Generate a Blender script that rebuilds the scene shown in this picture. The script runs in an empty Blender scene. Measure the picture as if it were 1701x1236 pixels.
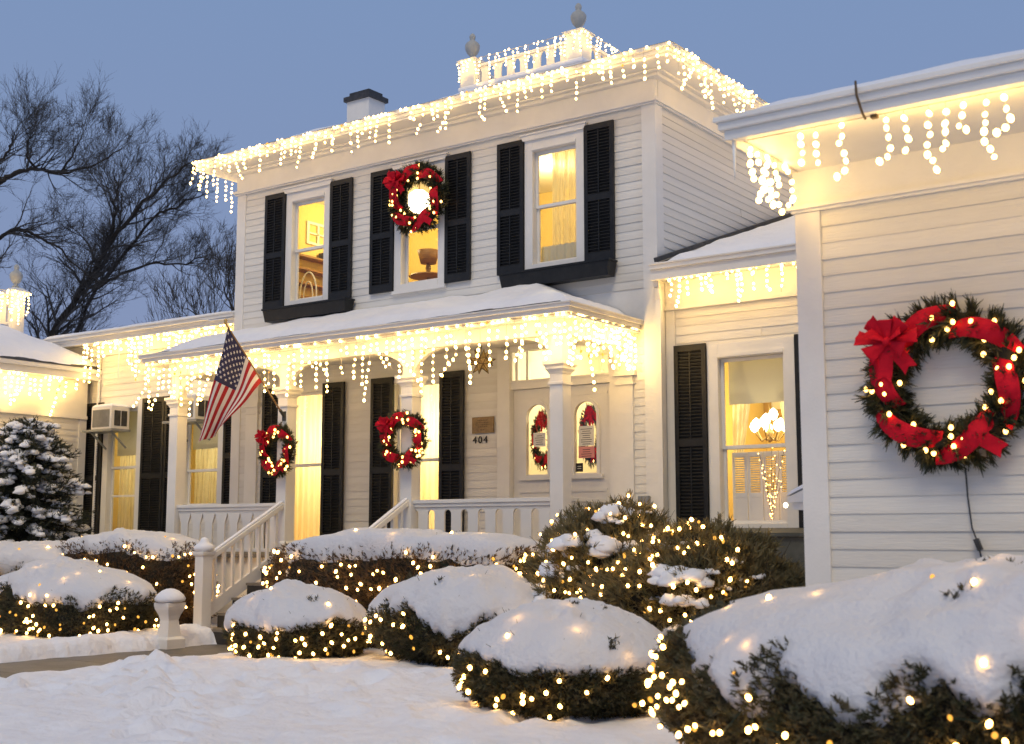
import bpy, bmesh, math, random
import numpy as np
from mathutils import Vector, Matrix, noise as mn
R = math.radians
rng = random.Random(7)
nrs = np.random.RandomState(5)
sc = bpy.context.scene
col = sc.collection

# ------------------------------------------------------------------ camera, sky, sun, exposure
cam = bpy.data.cameras.new('camera')
cam.sensor_width = 36.0
cam.lens = 2114.0 / 1701.0 * 36.0
cam.clip_start = 0.1
cam.clip_end = 3000
cam.dof.use_dof = True
cam.dof.focus_distance = 17.5
cam.dof.aperture_fstop = 2.6
camo = bpy.data.objects.new('camera', cam)
camo.location = (8.35, -15.0, 1.45)
camo.rotation_euler = (R(90 + 7.33), 0, R(35.7))
col.objects.link(camo)
sc.camera = camo

world = bpy.data.worlds.new('World')
sc.world = world
world.use_nodes = True
wn, wl = world.node_tree.nodes, world.node_tree.links
wn.clear()
SUN_EL, SUN_AZ = 1.0, 215.0
sky = wn.new('ShaderNodeTexSky')
sky.sky_type = 'NISHITA'
sky.sun_disc = False
sky.sun_elevation = R(SUN_EL)
sky.sun_rotation = R(SUN_AZ)
sky.air_density = 1.6
sky.dust_density = 0.5
sky.ozone_density = 4.0
bg = wn.new('ShaderNodeBackground')
bg.inputs['Strength'].default_value = 0.10
wo = wn.new('ShaderNodeOutputWorld')
# dusk haze colour that evens out the clear-sky gradient (thin high overcast)
geo = wn.new('ShaderNodeTexCoord')
sep = wn.new('ShaderNodeSeparateXYZ')
ramp = wn.new('ShaderNodeValToRGB')
ramp.color_ramp.elements[0].position = 0.0
ramp.color_ramp.elements[0].color = (2.75, 3.25, 5.1, 1)
ramp.color_ramp.elements[1].position = 1.0
ramp.color_ramp.elements[1].color = (2.4, 2.9, 4.5, 1)
ramp.color_ramp.elements.new(0.42).color = (2.2, 3.25, 5.5, 1)
mix = wn.new('ShaderNodeMix')
mix.data_type = 'RGBA'
mix.inputs['Factor'].default_value = 0.92
wl.new(geo.outputs['Generated'], sep.inputs[0])
wl.new(sep.outputs['Z'], ramp.inputs['Fac'])
wl.new(sky.outputs['Color'], mix.inputs['A'])
wl.new(ramp.outputs['Color'], mix.inputs['B'])
wl.new(mix.outputs['Result'], bg.inputs['Color'])
wl.new(bg.outputs['Background'], wo.inputs['Surface'])

sun = bpy.data.lights.new('sun', 'SUN')
sun.energy = 1.26
sun.angle = R(24)
sun.color = (1.0, 0.84, 0.58)
suno = bpy.data.objects.new('sun', sun)
suno.rotation_euler = (R(38), 0, R(22))
col.objects.link(suno)

vs = sc.view_settings
sc.display_settings.display_device = 'sRGB'
vs.view_transform = 'Standard'
vs.look = 'None'
vs.exposure = 0.0
vs.gamma = 1.0
vs.use_curve_mapping = False
cy = sc.cycles
cy.use_denoising = True
cy.max_bounces = 6
cy.diffuse_bounces = 3
cy.glossy_bounces = 2
cy.transmission_bounces = 4
cy.transparent_max_bounces = 12
cy.sample_clamp_indirect = 4.0
cy.caustics_reflective = False
cy.caustics_refractive = False

# ------------------------------------------------------------------ materials
M = {}


def mat(name, base, rough=0.6, base2=None, scale=6.0, bump=0.0, bscale=40.0, spec=0.4, rand=0.0, metal=0.0, stretch=None, sheen=0.0, bdist=.02):
    m = bpy.data.materials.new(name)
    m.use_nodes = True
    nt = m.node_tree
    n, l = nt.nodes, nt.links
    p = n['Principled BSDF']
    p.inputs['Roughness'].default_value = rough
    p.inputs['Specular IOR Level'].default_value = spec
    p.inputs['Metallic'].default_value = metal
    if sheen:
        p.inputs['Sheen Weight'].default_value = sheen
    p.inputs['Base Color'].default_value = (*base, 1)
    tc = n.new('ShaderNodeTexCoord')
    vec = tc.outputs['Object']
    if stretch:
        mp = n.new('ShaderNodeMapping')
        mp.inputs['Scale'].default_value = stretch
        l.new(vec, mp.inputs['Vector'])
        vec = mp.outputs['Vector']
    out = None
    if base2 is not None:
        nz = n.new('ShaderNodeTexNoise')
        nz.inputs['Scale'].default_value = scale
        nz.inputs['Detail'].default_value = 5
        nz.inputs['Roughness'].default_value = 0.65
        l.new(vec, nz.inputs['Vector'])
        mx = n.new('ShaderNodeMix')
        mx.data_type = 'RGBA'
        mx.inputs['A'].default_value = (*base, 1)
        mx.inputs['B'].default_value = (*base2, 1)
        mr = n.new('ShaderNodeMapRange')
        mr.inputs['From Min'].default_value = 0.35
        mr.inputs['From Max'].default_value = 0.68
        l.new(nz.outputs['Fac'], mr.inputs['Value'])
        l.new(mr.outputs['Result'], mx.inputs['Factor'])
        out = mx.outputs['Result']
    if rand:
        oi = n.new('ShaderNodeObjectInfo')
        hs = n.new('ShaderNodeHueSaturation')
        ma = n.new('ShaderNodeMapRange')
        ma.inputs['To Min'].default_value = 1 - rand
        ma.inputs['To Max'].default_value = 1 + rand
        l.new(oi.outputs['Random'], ma.inputs['Value'])
        l.new(ma.outputs['Result'], hs.inputs['Value'])
        if out is not None:
            l.new(out, hs.inputs['Color'])
        else:
            hs.inputs['Color'].default_value = (*base, 1)
        out = hs.outputs['Color']
    if out is not None:
        l.new(out, p.inputs['Base Color'])
    if bump:
        nb = n.new('ShaderNodeTexNoise')
        nb.inputs['Scale'].default_value = bscale
        nb.inputs['Detail'].default_value = 4
        l.new(vec, nb.inputs['Vector'])
        bp = n.new('ShaderNodeBump')
        bp.inputs['Strength'].default_value = bump
        bp.inputs['Distance'].default_value = bdist
        l.new(nb.outputs['Fac'], bp.inputs['Height'])
        l.new(bp.outputs['Normal'], p.inputs['Normal'])
    M[name] = m
    return m


mat('white_paint', (.80, .78, .74), .5, (.72, .70, .66), 3.0, .15, 60, rand=.03)
mat('trim_paint', (.82, .80, .76), .45, (.76, .74, .70), 2.0, .10, 50)
mat('board_paint', (.80, .78, .73), .5, (.66, .63, .57), 1.3, .25, 30, rand=.06, stretch=(.6, 5, 3))
mat('black_paint', (.010, .011, .012), .42, (.022, .022, .022), 8, .15, 60, spec=.3)
mat('grey_metal', (.33, .34, .34), .45, (.25, .26, .26), 8, .05, 60, metal=.3)
mat('dark_metal', (.06, .06, .065), .5, (.03, .03, .03), 12)
mat('snow', (.85, .87, .92), .55, (.80, .82, .88), 2.5, .4, 22, spec=.2)
mat('snow_cap', (.85, .87, .92), .55, (.80, .82, .88), 2.5, .7, 26, spec=.2, bdist=.03)
_nt = M['snow_cap'].node_tree
_tr = _nt.nodes.new('ShaderNodeBsdfTranslucent')
_tr.inputs['Color'].default_value = (.88, .86, .84, 1)
_mx = _nt.nodes.new('ShaderNodeMixShader')
_mx.inputs[0].default_value = .22
_out = [q for q in _nt.nodes if q.type == 'OUTPUT_MATERIAL'][0]
_nt.links.new(_nt.nodes['Principled BSDF'].outputs[0], _mx.inputs[1])
_nt.links.new(_tr.outputs[0], _mx.inputs[2])
_nt.links.new(_mx.outputs[0], _out.inputs['Surface'])
mat('snow_ground', (.85, .87, .92), .6, (.78, .80, .86), 3.5, .9, 9, spec=.2, bdist=.05)
mat('roofing', (.055, .055, .06), .8, (.03, .03, .033), 6, .5, 40)
mat('concrete', (.17, .155, .13), .5, (.10, .09, .075), 2.2, .35, 30)
mat('stone_grey', (.30, .29, .27), .7, (.2, .19, .18), 5, .3, 30)
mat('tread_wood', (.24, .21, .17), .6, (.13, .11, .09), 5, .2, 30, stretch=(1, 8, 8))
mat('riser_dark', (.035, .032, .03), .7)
mat('bark', (.035, .028, .022), .85, (.02, .017, .015), 14, .5, 40)
mat('bark_twig', (.052, .048, .046), .85)
mat('yew', (.038, .045, .019), .6, (.100, .080, .040), 11)
mat('hedge_twig', (.075, .048, .024), .6, (.120, .075, .040), 11)
mat('juniper', (.105, .102, .045), .6, (.225, .180, .092), 9)
mat('spruce_green', (.024, .034, .020), .6, (.055, .058, .038), 7)
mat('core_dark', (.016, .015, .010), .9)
mat('fir', (.030, .040, .018), .55, (.070, .066, .030), 18)
mat('ribbon_red', (.62, .008, .026), .7, (.48, .004, .018), 14, .15, 120, spec=.15)
mat('brass', (.30, .20, .09), .4, (.20, .13, .06), 20, metal=.4)
mat('brass_line', (.10, .065, .03), .5)
mat('pole_wood', (.34, .21, .09), .4, (.26, .15, .06), 8)
mat('gold', (.55, .38, .14), .35, metal=.6)
mat('flag_red', (.42, .012, .02), .75, (.36, .01, .018), 20)
mat('flag_white', (.78, .72, .66), .75)
mat('flag_blue', (.030, .030, .085), .75)
mat('room_wall', (.78, .58, .20), .8, (.70, .50, .15), 14, stretch=(8, 8, 1))
mat('room_white', (.82, .77, .62), .7)
mat('wood_room', (.33, .17, .05), .5, (.22, .10, .03), 6, stretch=(1, 1, 8))
mat('sign_paper', (.75, .73, .68), .8)
mat('sign_pink', (.72, .30, .28), .8)
mat('ink', (.03, .03, .03), .8)
mat('number_dark', (.025, .02, .018), .5)
mat('green_wire', (.012, .03, .015), .6)
mat('white_wire', (.55, .5, .42), .5)
mat('bulkhead_grey', (.085, .092, .085), .6, (.05, .055, .05), 5, .2, 30)
mat('urn_stone', (.42, .43, .42), .7, (.33, .34, .33), 8, .2, 40)
mat('ice', (.8, .85, .9), .1, spec=.6)


def emis(name, c, s):
    m = bpy.data.materials.new(name)
    m.use_nodes = True
    n, l = m.node_tree.nodes, m.node_tree.links
    n.clear()
    e = n.new('ShaderNodeEmission')
    e.inputs['Color'].default_value = (*c, 1)
    e.inputs['Strength'].default_value = s
    o = n.new('ShaderNodeOutputMaterial')
    l.new(e.outputs[0], o.inputs['Surface'])
    M[name] = m


emis('bulb_icicle', (1, .62, .18), 17)
emis('bulb_porch', (1, .62, .18), 28)
emis('bulb_wing', (1, .62, .17), 20)
emis('bulb_bush', (1, .52, .13), 22)
emis('bulb_amber', (1, .46, .07), 1.5)
emis('bulb_wreath', (1, .52, .13), 9)
emis('globe_glow', (1, .86, .55), 9)
emis('blue_glow', (.25, .35, 1), 2.0)


def glass_mat():
    m = bpy.data.materials.new('window_glass')
    m.use_nodes = True
    n, l = m.node_tree.nodes, m.node_tree.links
    n.clear()
    t = n.new('ShaderNodeBsdfTransparent')
    g = n.new('ShaderNodeBsdfGlossy')
    g.inputs['Roughness'].default_value = 0.02
    fr = n.new('ShaderNodeFresnel')
    gm = n.new('ShaderNodeNewGeometry')
    ir = n.new('ShaderNodeMapRange')
    ir.inputs['To Min'].default_value = 1.5
    ir.inputs['To Max'].default_value = 1 / 1.5
    l.new(gm.outputs['Backfacing'], ir.inputs['Value'])
    l.new(ir.outputs['Result'], fr.inputs['IOR'])
    mx = n.new('ShaderNodeMixShader')
    o = n.new('ShaderNodeOutputMaterial')
    l.new(fr.outputs[0], mx.inputs[0])
    l.new(t.outputs[0], mx.inputs[1])
    l.new(g.outputs[0], mx.inputs[2])
    l.new(mx.outputs[0], o.inputs['Surface'])
    M['window_glass'] = m


glass_mat()


def sheer_mat(name, c, clear, lace_scale, trans=.75):
    m = bpy.data.materials.new(name)
    m.use_nodes = True
    n, l = m.node_tree.nodes, m.node_tree.links
    n.clear()
    d = n.new('ShaderNodeBsdfDiffuse')
    d.inputs['Color'].default_value = (*c, 1)
    t = n.new('ShaderNodeBsdfTranslucent')
    t.inputs['Color'].default_value = (*c, 1)
    mx = n.new('ShaderNodeMixShader')
    mx.inputs[0].default_value = trans
    l.new(d.outputs[0], mx.inputs[1])
    l.new(t.outputs[0], mx.inputs[2])
    tr = n.new('ShaderNodeBsdfTransparent')
    tc = n.new('ShaderNodeTexCoord')
    mp = n.new('ShaderNodeMapping')
    mp.inputs['Scale'].default_value = (1, 1, .05)
    nz = n.new('ShaderNodeTexNoise')
    nz.inputs['Scale'].default_value = lace_scale
    nz.inputs['Detail'].default_value = 3
    mr = n.new('ShaderNodeMapRange')
    mr.inputs['From Min'].default_value = .45
    mr.inputs['From Max'].default_value = .62
    mr.inputs['To Min'].default_value = clear * .4
    mr.inputs['To Max'].default_value = min(1, clear * 1.7)
    l.new(tc.outputs['Object'], mp.inputs['Vector'])
    l.new(mp.outputs['Vector'], nz.inputs['Vector'])
    l.new(nz.outputs['Fac'], mr.inputs['Value'])
    m2 = n.new('ShaderNodeMixShader')
    l.new(mr.outputs['Result'], m2.inputs[0])
    l.new(mx.outputs[0], m2.inputs[1])
    l.new(tr.outputs[0], m2.inputs[2])
    o = n.new('ShaderNodeOutputMaterial')
    l.new(m2.outputs[0], o.inputs['Surface'])
    M[name] = m


sheer_mat('lace', (.85, .80, .55), .26, 30)
sheer_mat('sheer_pale', (.88, .84, .62), .26, 11)
sheer_mat('shade_cloth', (.62, .60, .46), 0.0, 20, .22)
sheer_mat('star_glass', (.65, .5, .25), .35, 30, .5)

# ------------------------------------------------------------------ mesh helpers
OFF = {}


def front(y0):
    return lambda u, d, z: (u, y0 - d, z)


def east(x0):
    return lambda u, d, z: (x0 + d, u, z)


def ident(u, d, z):
    return (u, d, z)


class MB:
    def __init__(s, T=ident):
        s.v, s.f, s.m, s.T, s.mi = [], [], [], T, 0

    def add(s, vs_, fs_):
        o = len(s.v)
        s.v += [s.T(*p) for p in vs_]
        for f in fs_:
            s.f.append([o + i for i in f])
            s.m.append(s.mi)

    def box(s, a0, a1, b0, b1, c0, c1):
        s.add([(a0, b0, c0), (a1, b0, c0), (a1, b1, c0), (a0, b1, c0), (a0, b0, c1), (a1, b0, c1), (a1, b1, c1), (a0, b1, c1)],
              [(0, 3, 2, 1), (4, 5, 6, 7), (0, 1, 5, 4), (1, 2, 6, 5), (2, 3, 7, 6), (3, 0, 4, 7)])

    def hexa(s, lo, hi):
        s.add(list(lo) + list(hi), [(0, 3, 2, 1), (4, 5, 6, 7), (0, 1, 5, 4), (1, 2, 6, 5), (2, 3, 7, 6), (3, 0, 4, 7)])

    def beam(s, p, q, w, h, up=(0, 0, 1)):
        p, q = Vector(p), Vector(q)
        d = (q - p).normalized()
        side = d.cross(Vector(up)).normalized() * w / 2
        u = side.cross(d).normalized() * h / 2
        lo = [p - side - u, p + side - u, p + side + u, p - side + u]
        hi = [q - side - u, q + side - u, q + side + u, q - side + u]
        s.hexa([tuple(a) for a in lo], [tuple(a) for a in hi])

    def prism(s, poly, d0, d1):  # poly in (u, z), extruded along d
        n = len(poly)
        s.add([(u, d0, z) for u, z in poly] + [(u, d1, z) for u, z in poly],
              [tuple(range(n)), tuple(range(2 * n - 1, n - 1, -1))] + [(i, (i + 1) % n, n + (i + 1) % n, n + i) for i in range(n)])

    def lathe(s, prof, c=(0, 0, 0), seg=16):
        vs_, fs_ = [], []
        for r, z in prof:
            for k in range(seg):
                a = 2 * math.pi * k / seg
                vs_.append((c[0] + r * math.cos(a), c[1] + r * math.sin(a), c[2] + z))
        for i in range(len(prof) - 1):
            for k in range(seg):
                k2 = (k + 1) % seg
                fs_.append((i * seg + k, i * seg + k2, (i + 1) * seg + k2, (i + 1) * seg + k))
        fs_.append(tuple(range(seg - 1, -1, -1)))
        fs_.append(tuple((len(prof) - 1) * seg + k for k in range(seg)))
        s.add(vs_, fs_)

    def sq(s, prof, c=(0, 0, 0)):  # square-plan stack of (half width, z)
        vs_, fs_ = [], []
        for r, z in prof:
            for a, b in ((-1, -1), (1, -1), (1, 1), (-1, 1)):
                vs_.append((c[0] + a * r, c[1] + b * r, c[2] + z))
        for i in range(len(prof) - 1):
            for k in range(4):
                k2 = (k + 1) % 4
                fs_.append((i * 4 + k, i * 4 + k2, (i + 1) * 4 + k2, (i + 1) * 4 + k))
        fs_.append((3, 2, 1, 0))
        n = (len(prof) - 1) * 4
        fs_.append((n, n + 1, n + 2, n + 3))
        s.add(vs_, fs_)

    def tube(s, pts, rad, seg=5):
        pts = [Vector(p) for p in pts]
        n = len(pts)
        if not hasattr(rad, '__len__'):
            rad = [rad] * n
        vs_, fs_ = [], []
        for i, p in enumerate(pts):
            d = (pts[min(i + 1, n - 1)] - pts[max(i - 1, 0)])
            d = d.normalized() if d.length > 1e-9 else Vector((0, 0, 1))
            a = d.cross(Vector((.31, .17, .93)))
            a = a.normalized() if a.length > 1e-4 else Vector((1, 0, 0))
            b = d.cross(a)
            for k in range(seg):
                t = 2 * math.pi * k / seg
                vs_.append(tuple(p + (a * math.cos(t) + b * math.sin(t)) * rad[i]))
        for i in range(n - 1):
            for k in range(seg):
                k2 = (k + 1) % seg
                fs_.append((i * seg + k, i * seg + k2, (i + 1) * seg + k2, (i + 1) * seg + k))
        s.add(vs_, fs_)

    def build(s, name, m, parent=None, smooth=False, bevel=0, recalc=True, **props):
        off = OFF.get(parent.name, (0, 0, 0)) if parent else (0, 0, 0)
        me = bpy.data.meshes.new(name)
        me.from_pydata([(x - off[0], y - off[1], z - off[2]) for x, y, z in s.v], [], s.f)
        ms = m if isinstance(m, (list, tuple)) else [m]
        for q in ms:
            me.materials.append(M[q])
        if len(ms) > 1:
            me.polygons.foreach_set('material_index', s.m)
        if recalc:
            b = bmesh.new()
            b.from_mesh(me)
            bmesh.ops.recalc_face_normals(b, faces=b.faces)
            b.to_mesh(me)
            b.free()
        if smooth:
            me.polygons.foreach_set('use_smooth', [True] * len(me.polygons))
        o = bpy.data.objects.new(name, me)
        col.objects.link(o)
        if parent:
            o.parent = parent
        OFF[o.name] = off
        if bevel:
            bv = o.modifiers.new('bevel', 'BEVEL')
            bv.width = bevel
            bv.segments = 2
            bv.limit_method = 'ANGLE'
        for k, v in props.items():
            o[k] = v
        return o


def fast_mesh(name, V, F, m, parent=None, smooth=False, **props):
    """V (n,3), F (k,3) or (k,4) arrays in world coordinates"""
    off = OFF.get(parent.name, (0, 0, 0)) if parent else (0, 0, 0)
    V = np.asarray(V, np.float64) - np.array(off)
    F = np.asarray(F, np.int32)
    k = F.shape[1]
    me = bpy.data.meshes.new(name)
    me.vertices.add(len(V))
    me.vertices.foreach_set('co', V.astype(np.float32).ravel())
    me.loops.add(F.size)
    me.loops.foreach_set('vertex_index', F.ravel())
    me.polygons.add(len(F))
    me.polygons.foreach_set('loop_start', np.arange(0, F.size, k, dtype=np.int32))
    me.update(calc_edges=True)
    me.validate()
    me.materials.append(M[m])
    if smooth:
        me.polygons.foreach_set('use_smooth', np.ones(len(me.polygons), bool))
    o = bpy.data.objects.new(name, me)
    col.objects.link(o)
    if parent:
        o.parent = parent
    OFF[o.name] = off
    for a, b in props.items():
        o[a] = b
    return o


def thing(name, label, cat, loc=(0, 0, 0), group=None):
    o = bpy.data.objects.new(name, None)
    o.empty_display_size = .1
    o.location = loc
    col.objects.link(o)
    OFF[o.name] = tuple(loc)
    o['label'] = label
    o['category'] = cat
    if group:
        o['group'] = group
    return o


def tag(o, label, cat, group=None):
    o['label'] = label
    o['category'] = cat
    if group:
        o['group'] = group
    return o


def inst(name, me, parent, loc, rotz=0, scale=(1, 1, 1)):
    o = bpy.data.objects.new(name, me)
    off = OFF.get(parent.name, (0, 0, 0))
    o.location = (loc[0] - off[0], loc[1] - off[1], loc[2] - off[2])
    o.rotation_euler = (0, 0, rotz)
    o.scale = scale
    o.parent = parent
    col.objects.link(o)
    OFF[o.name] = off
    return o


def fbm(x, y, z=0.0, o=4):
    return mn.fractal(Vector((x, y, z)), 1.0, 2.0, o)


# ------------------------------------------------------------------ walls of clapboard
EXPO = 0.117
_cb = bpy.data.meshes.new('clapboard')
_cb.from_pydata([(0, 0, 0), (1, 0, 0), (1, -.0125, 0), (0, -.0125, 0), (0, 0, EXPO + .004), (1, 0, EXPO + .004), (1, -.004, EXPO + .004), (0, -.004, EXPO + .004)], [],
                [(0, 3, 2, 1), (4, 5, 6, 7), (0, 1, 5, 4), (1, 2, 6, 5), (2, 3, 7, 6), (3, 0, 4, 7)])
_b = bmesh.new(); _b.from_mesh(_cb); bmesh.ops.recalc_face_normals(_b, faces=_b.faces); _b.to_mesh(_cb); _b.free()
_cb.materials.append(M['board_paint'])


def clapboards(parent, kind, plane, u0, u1, z0, z1, cuts=(), zmin=None, joints=True):
    """kind 'front' (u = x, plane = y) or 'east' (u = y, plane = x); cuts (u0,u1,z0,z1); zmin(u) optional sloping lower edge"""
    n = int(round((z1 - z0) / EXPO))
    for i in range(n):
        zb = z1 - (i + 1) * EXPO
        if zb < z0 - .001:
            break
        segs = [(u0, u1)]
        for a, b, c, d in cuts:
            if zb + EXPO > c and zb < d:
                ns = []
                for p, q in segs:
                    if b <= p or a >= q:
                        ns.append((p, q))
                    else:
                        if a > p:
                            ns.append((p, a))
                        if b < q:
                            ns.append((b, q))
                segs = ns
        for p, q in segs:
            if zmin:
                q = min(q, zmin(zb))
            if q - p < .03:
                continue
            parts_ = [(p, q)]
            if q - p > 1.6 and joints and rng.random() < .55:
                c_ = p + (q - p) * rng.uniform(.25, .75)
                parts_ = [(p, c_ - .0025), (c_ + .0025, q)]
            for p_, q_ in parts_:
                jit, dz_ = rng.uniform(-.002, .002), rng.uniform(-.002, .002)
                if kind == 'front':
                    inst('clapboard', _cb, parent, (p_, plane + jit, zb + dz_), 0, (q_ - p_, 1, 1))
                else:
                    inst('clapboard', _cb, parent, (plane + jit, p_, zb + dz_), R(90), (q_ - p_, 1, 1))


def wall_holes(T, u0, u1, z0, z1, holes, depth):
    mb = MB(T)
    us = sorted(set([u0, u1] + [h[0] for h in holes] + [h[1] for h in holes]))
    zs = sorted(set([z0, z1] + [h[2] for h in holes] + [h[3] for h in holes]))
    solid = {}
    for i in range(len(us) - 1):
        for j in range(len(zs) - 1):
            uc, zc = (us[i] + us[i + 1]) / 2, (zs[j] + zs[j + 1]) / 2
            solid[i, j] = not any(h[0] < uc < h[1] and h[2] < zc < h[3] for h in holes)
    for (i, j), s in solid.items():
        a, b, c, d = us[i], us[i + 1], zs[j], zs[j + 1]
        if s:
            mb.add([(a, 0, c), (b, 0, c), (b, 0, d), (a, 0, d)], [(0, 1, 2, 3)])
            mb.add([(a, -depth, c), (b, -depth, c), (b, -depth, d), (a, -depth, d)], [(3, 2, 1, 0)])
        else:
            if solid.get((i - 1, j), False):
                mb.add([(a, 0, c), (a, -depth, c), (a, -depth, d), (a, 0, d)], [(0, 1, 2, 3)])
            if solid.get((i + 1, j), False):
                mb.add([(b, 0, c), (b, -depth, c), (b, -depth, d), (b, 0, d)], [(3, 2, 1, 0)])
            if solid.get((i, j - 1), False):
                mb.add([(a, 0, c), (b, 0, c), (b, -depth, c), (a, -depth, c)], [(3, 2, 1, 0)])
            if solid.get((i, j + 1), False):
                mb.add([(a, 0, d), (b, 0, d), (b, -depth, d), (a, -depth, d)], [(0, 1, 2, 3)])
    return mb


def window(house, T, u0, u1, z0, z1, cw, meet, head=.17, crown=True, rails=(), sill=True, floor_trim=.1):
    fr = MB(T)
    fr.box(u0 - cw, u0, .002, .04, z0 - floor_trim, z1 + head)
    fr.box(u1, u1 + cw, .002, .04, z0 - floor_trim, z1 + head)
    fr.box(u0 - .0, u1 + .0, .002, .036, z1, z1 + head - .002)
    fr.box(u0 - .005, u1 + .005, .036, .06, z1 + .012, z1 + .055)
    if crown:
        fr.prism([(u0 - cw - .05, z1 + head + .075), (u0 - cw - .01, z1 + head), (u1 + cw + .01, z1 + head), (u1 + cw + .05, z1 + head + .075)], 0, .075)
        fr.box(u0 - cw - .065, u1 + cw + .065, .0, .095, z1 + head + .076, z1 + head + .098)
    if sill:
        fr.box(u0 - cw - .02, u1 + cw + .02, .0, .075, z0 - floor_trim - .05, z0 - floor_trim - .002)
    fr.box(u0 - .0, u1 + .0, .002, .05, z0 - floor_trim, z0 - .002)
    w = fr.build('window', 'trim_paint', house)
    sa = MB(T)
    st = .045
    for (a, b, dd) in ((meet - .02, z1 - .002, -.045), (z0 + .002, meet + .02, -.075)):
        sa.box(u0 + .002, u0 + st, dd - .03, dd, a, b)
        sa.box(u1 - st, u1 - .002, dd - .03, dd, a, b)
        sa.box(u0 + st, u1 - st, dd - .028, dd - .002, b - st, b)
        sa.box(u0 + st, u1 - st, dd - .028, dd - .002, a, a + st)
    for r in rails:
        sa.box(u0 + st, u1 - st, -.07, -.04, r - .018, r + .018)
    sa.build('sash', 'trim_paint', w)
    for a, b, dd in ((meet + .02, z1 - st, -.06), (z0 + st, meet - .02, -.09)):
        pn = MB(T)
        pn.add([(u0 + .02, dd, a), (u1 - .02, dd, a), (u1 - .02, dd, b), (u0 + .02, dd, b)], [(0, 1, 2, 3)])
        pn.build('pane', 'window_glass', w)
    return w


def shutter(house, T, u0, u1, z0, z1, d=.03):
    mb = MB(T)
    st, th = .062, .038
    mb.box(u0, u0 + st, d, d + th, z0, z1)
    mb.box(u1 - st, u1, d, d + th, z0, z1)
    zm = z0 + (z1 - z0) * .46
    for a, b in ((z0, z0 + .12), (zm - .045, zm + .045), (z1 - .085, z1)):
        mb.box(u0 + st, u1 - st, d + .001, d + th - .001, a, b)
    sh = mb.build('shutter', 'black_paint', house)
    lv = MB(T)
    for a, b in ((z0 + .12, zm - .045), (zm + .045, z1 - .085)):
        n = int((b - a) / .045)
        p = (b - a) / n
        for i in range(n):
            z = a + p * i
            lv.hexa([(u0 + st, d + .004, z + .028), (u1 - st, d + .004, z + .028), (u1 - st, d + .034, z + .003), (u0 + st, d + .034, z + .003)],
                    [(u0 + st, d + .004, z + .036), (u1 - st, d + .004, z + .036), (u1 - st, d + .034, z + .011), (u0 + st, d + .034, z + .011)])
    um = (u0 + u1) / 2
    lv.box(um - .008, um + .008, d + .034, d + .042, z0 + .14, zm - .06)
    lv.box(um - .008, um + .008, d + .034, d + .042, zm + .06, z1 - .1)
    lv.box(u0 + st, u1 - st, d - .002, d + .003, z0 + .1, z1 - .07)
    lv.build('louvers', 'black_paint', sh, kind='stuff')
    return sh


def point(name, loc, power, color=(1, .72, .38), r=.08):
    li = bpy.data.lights.new(name, 'POINT')
    li.energy = power
    li.color = color
    li.shadow_soft_size = r
    o = bpy.data.objects.new(name, li)
    o.location = loc
    col.objects.link(o)
    return o


def room(house, x0, x1, y0, y1, z0, z1, m='room_wall'):
    mb = MB()
    mb.mi = 0
    mb.add([(x0, y0, z0), (x0, y1, z0), (x0, y1, z1), (x0, y0, z1)], [(0, 1, 2, 3)])
    mb.add([(x1, y0, z0), (x1, y1, z0), (x1, y1, z1), (x1, y0, z1)], [(3, 2, 1, 0)])
    mb.add([(x0, y1, z0), (x1, y1, z0), (x1, y1, z1), (x0, y1, z1)], [(0, 1, 2, 3)])
    mb.mi = 1
    mb.add([(x0, y0, z1), (x1, y0, z1), (x1, y1, z1), (x0, y1, z1)], [(0, 1, 2, 3)])
    mb.mi = 2
    mb.add([(x0, y0, z0), (x1, y0, z0), (x1, y1, z0), (x0, y1, z0)], [(0, 1, 2, 3)])
    return mb.build('room_shell', [m, 'room_white', 'wood_room'], house, recalc=False)


def field(name, m, x0, x1, y0, y1, nx, ny, hf, parent=None, smooth=True, **props):
    xs, ys = np.linspace(x0, x1, nx + 1), np.linspace(y0, y1, ny + 1)
    V = [(x, y, hf(x, y)) for y in ys for x in xs]
    i = np.arange(nx * ny)
    a = (i // nx) * (nx + 1) + i % nx
    F = np.stack([a, a + 1, a + nx + 2, a + nx + 1], 1)
    return fast_mesh(name, V, F, m, parent, smooth, **props)


# ------------------------------------------------------------------ ground, path
def sstep(a, b, t):
    t = min(1, max(0, (t - a) / (b - a)))
    return t * t * (3 - 2 * t)


PX0, PX1 = -5.05, -3.55
prints = []
for k in range(110):
    prints.append((rng.uniform(-3.2, 3.2), rng.uniform(-8.6, -5.4), rng.uniform(.09, .17), rng.uniform(.05, .10)))
for k in range(26):
    t = k / 25
    prints.append((-2.9 + 4.4 * t + (.12 if k % 2 else -.12), -6.0 - 3.4 * t + rng.uniform(-.1, .1), .13, .12))


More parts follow.
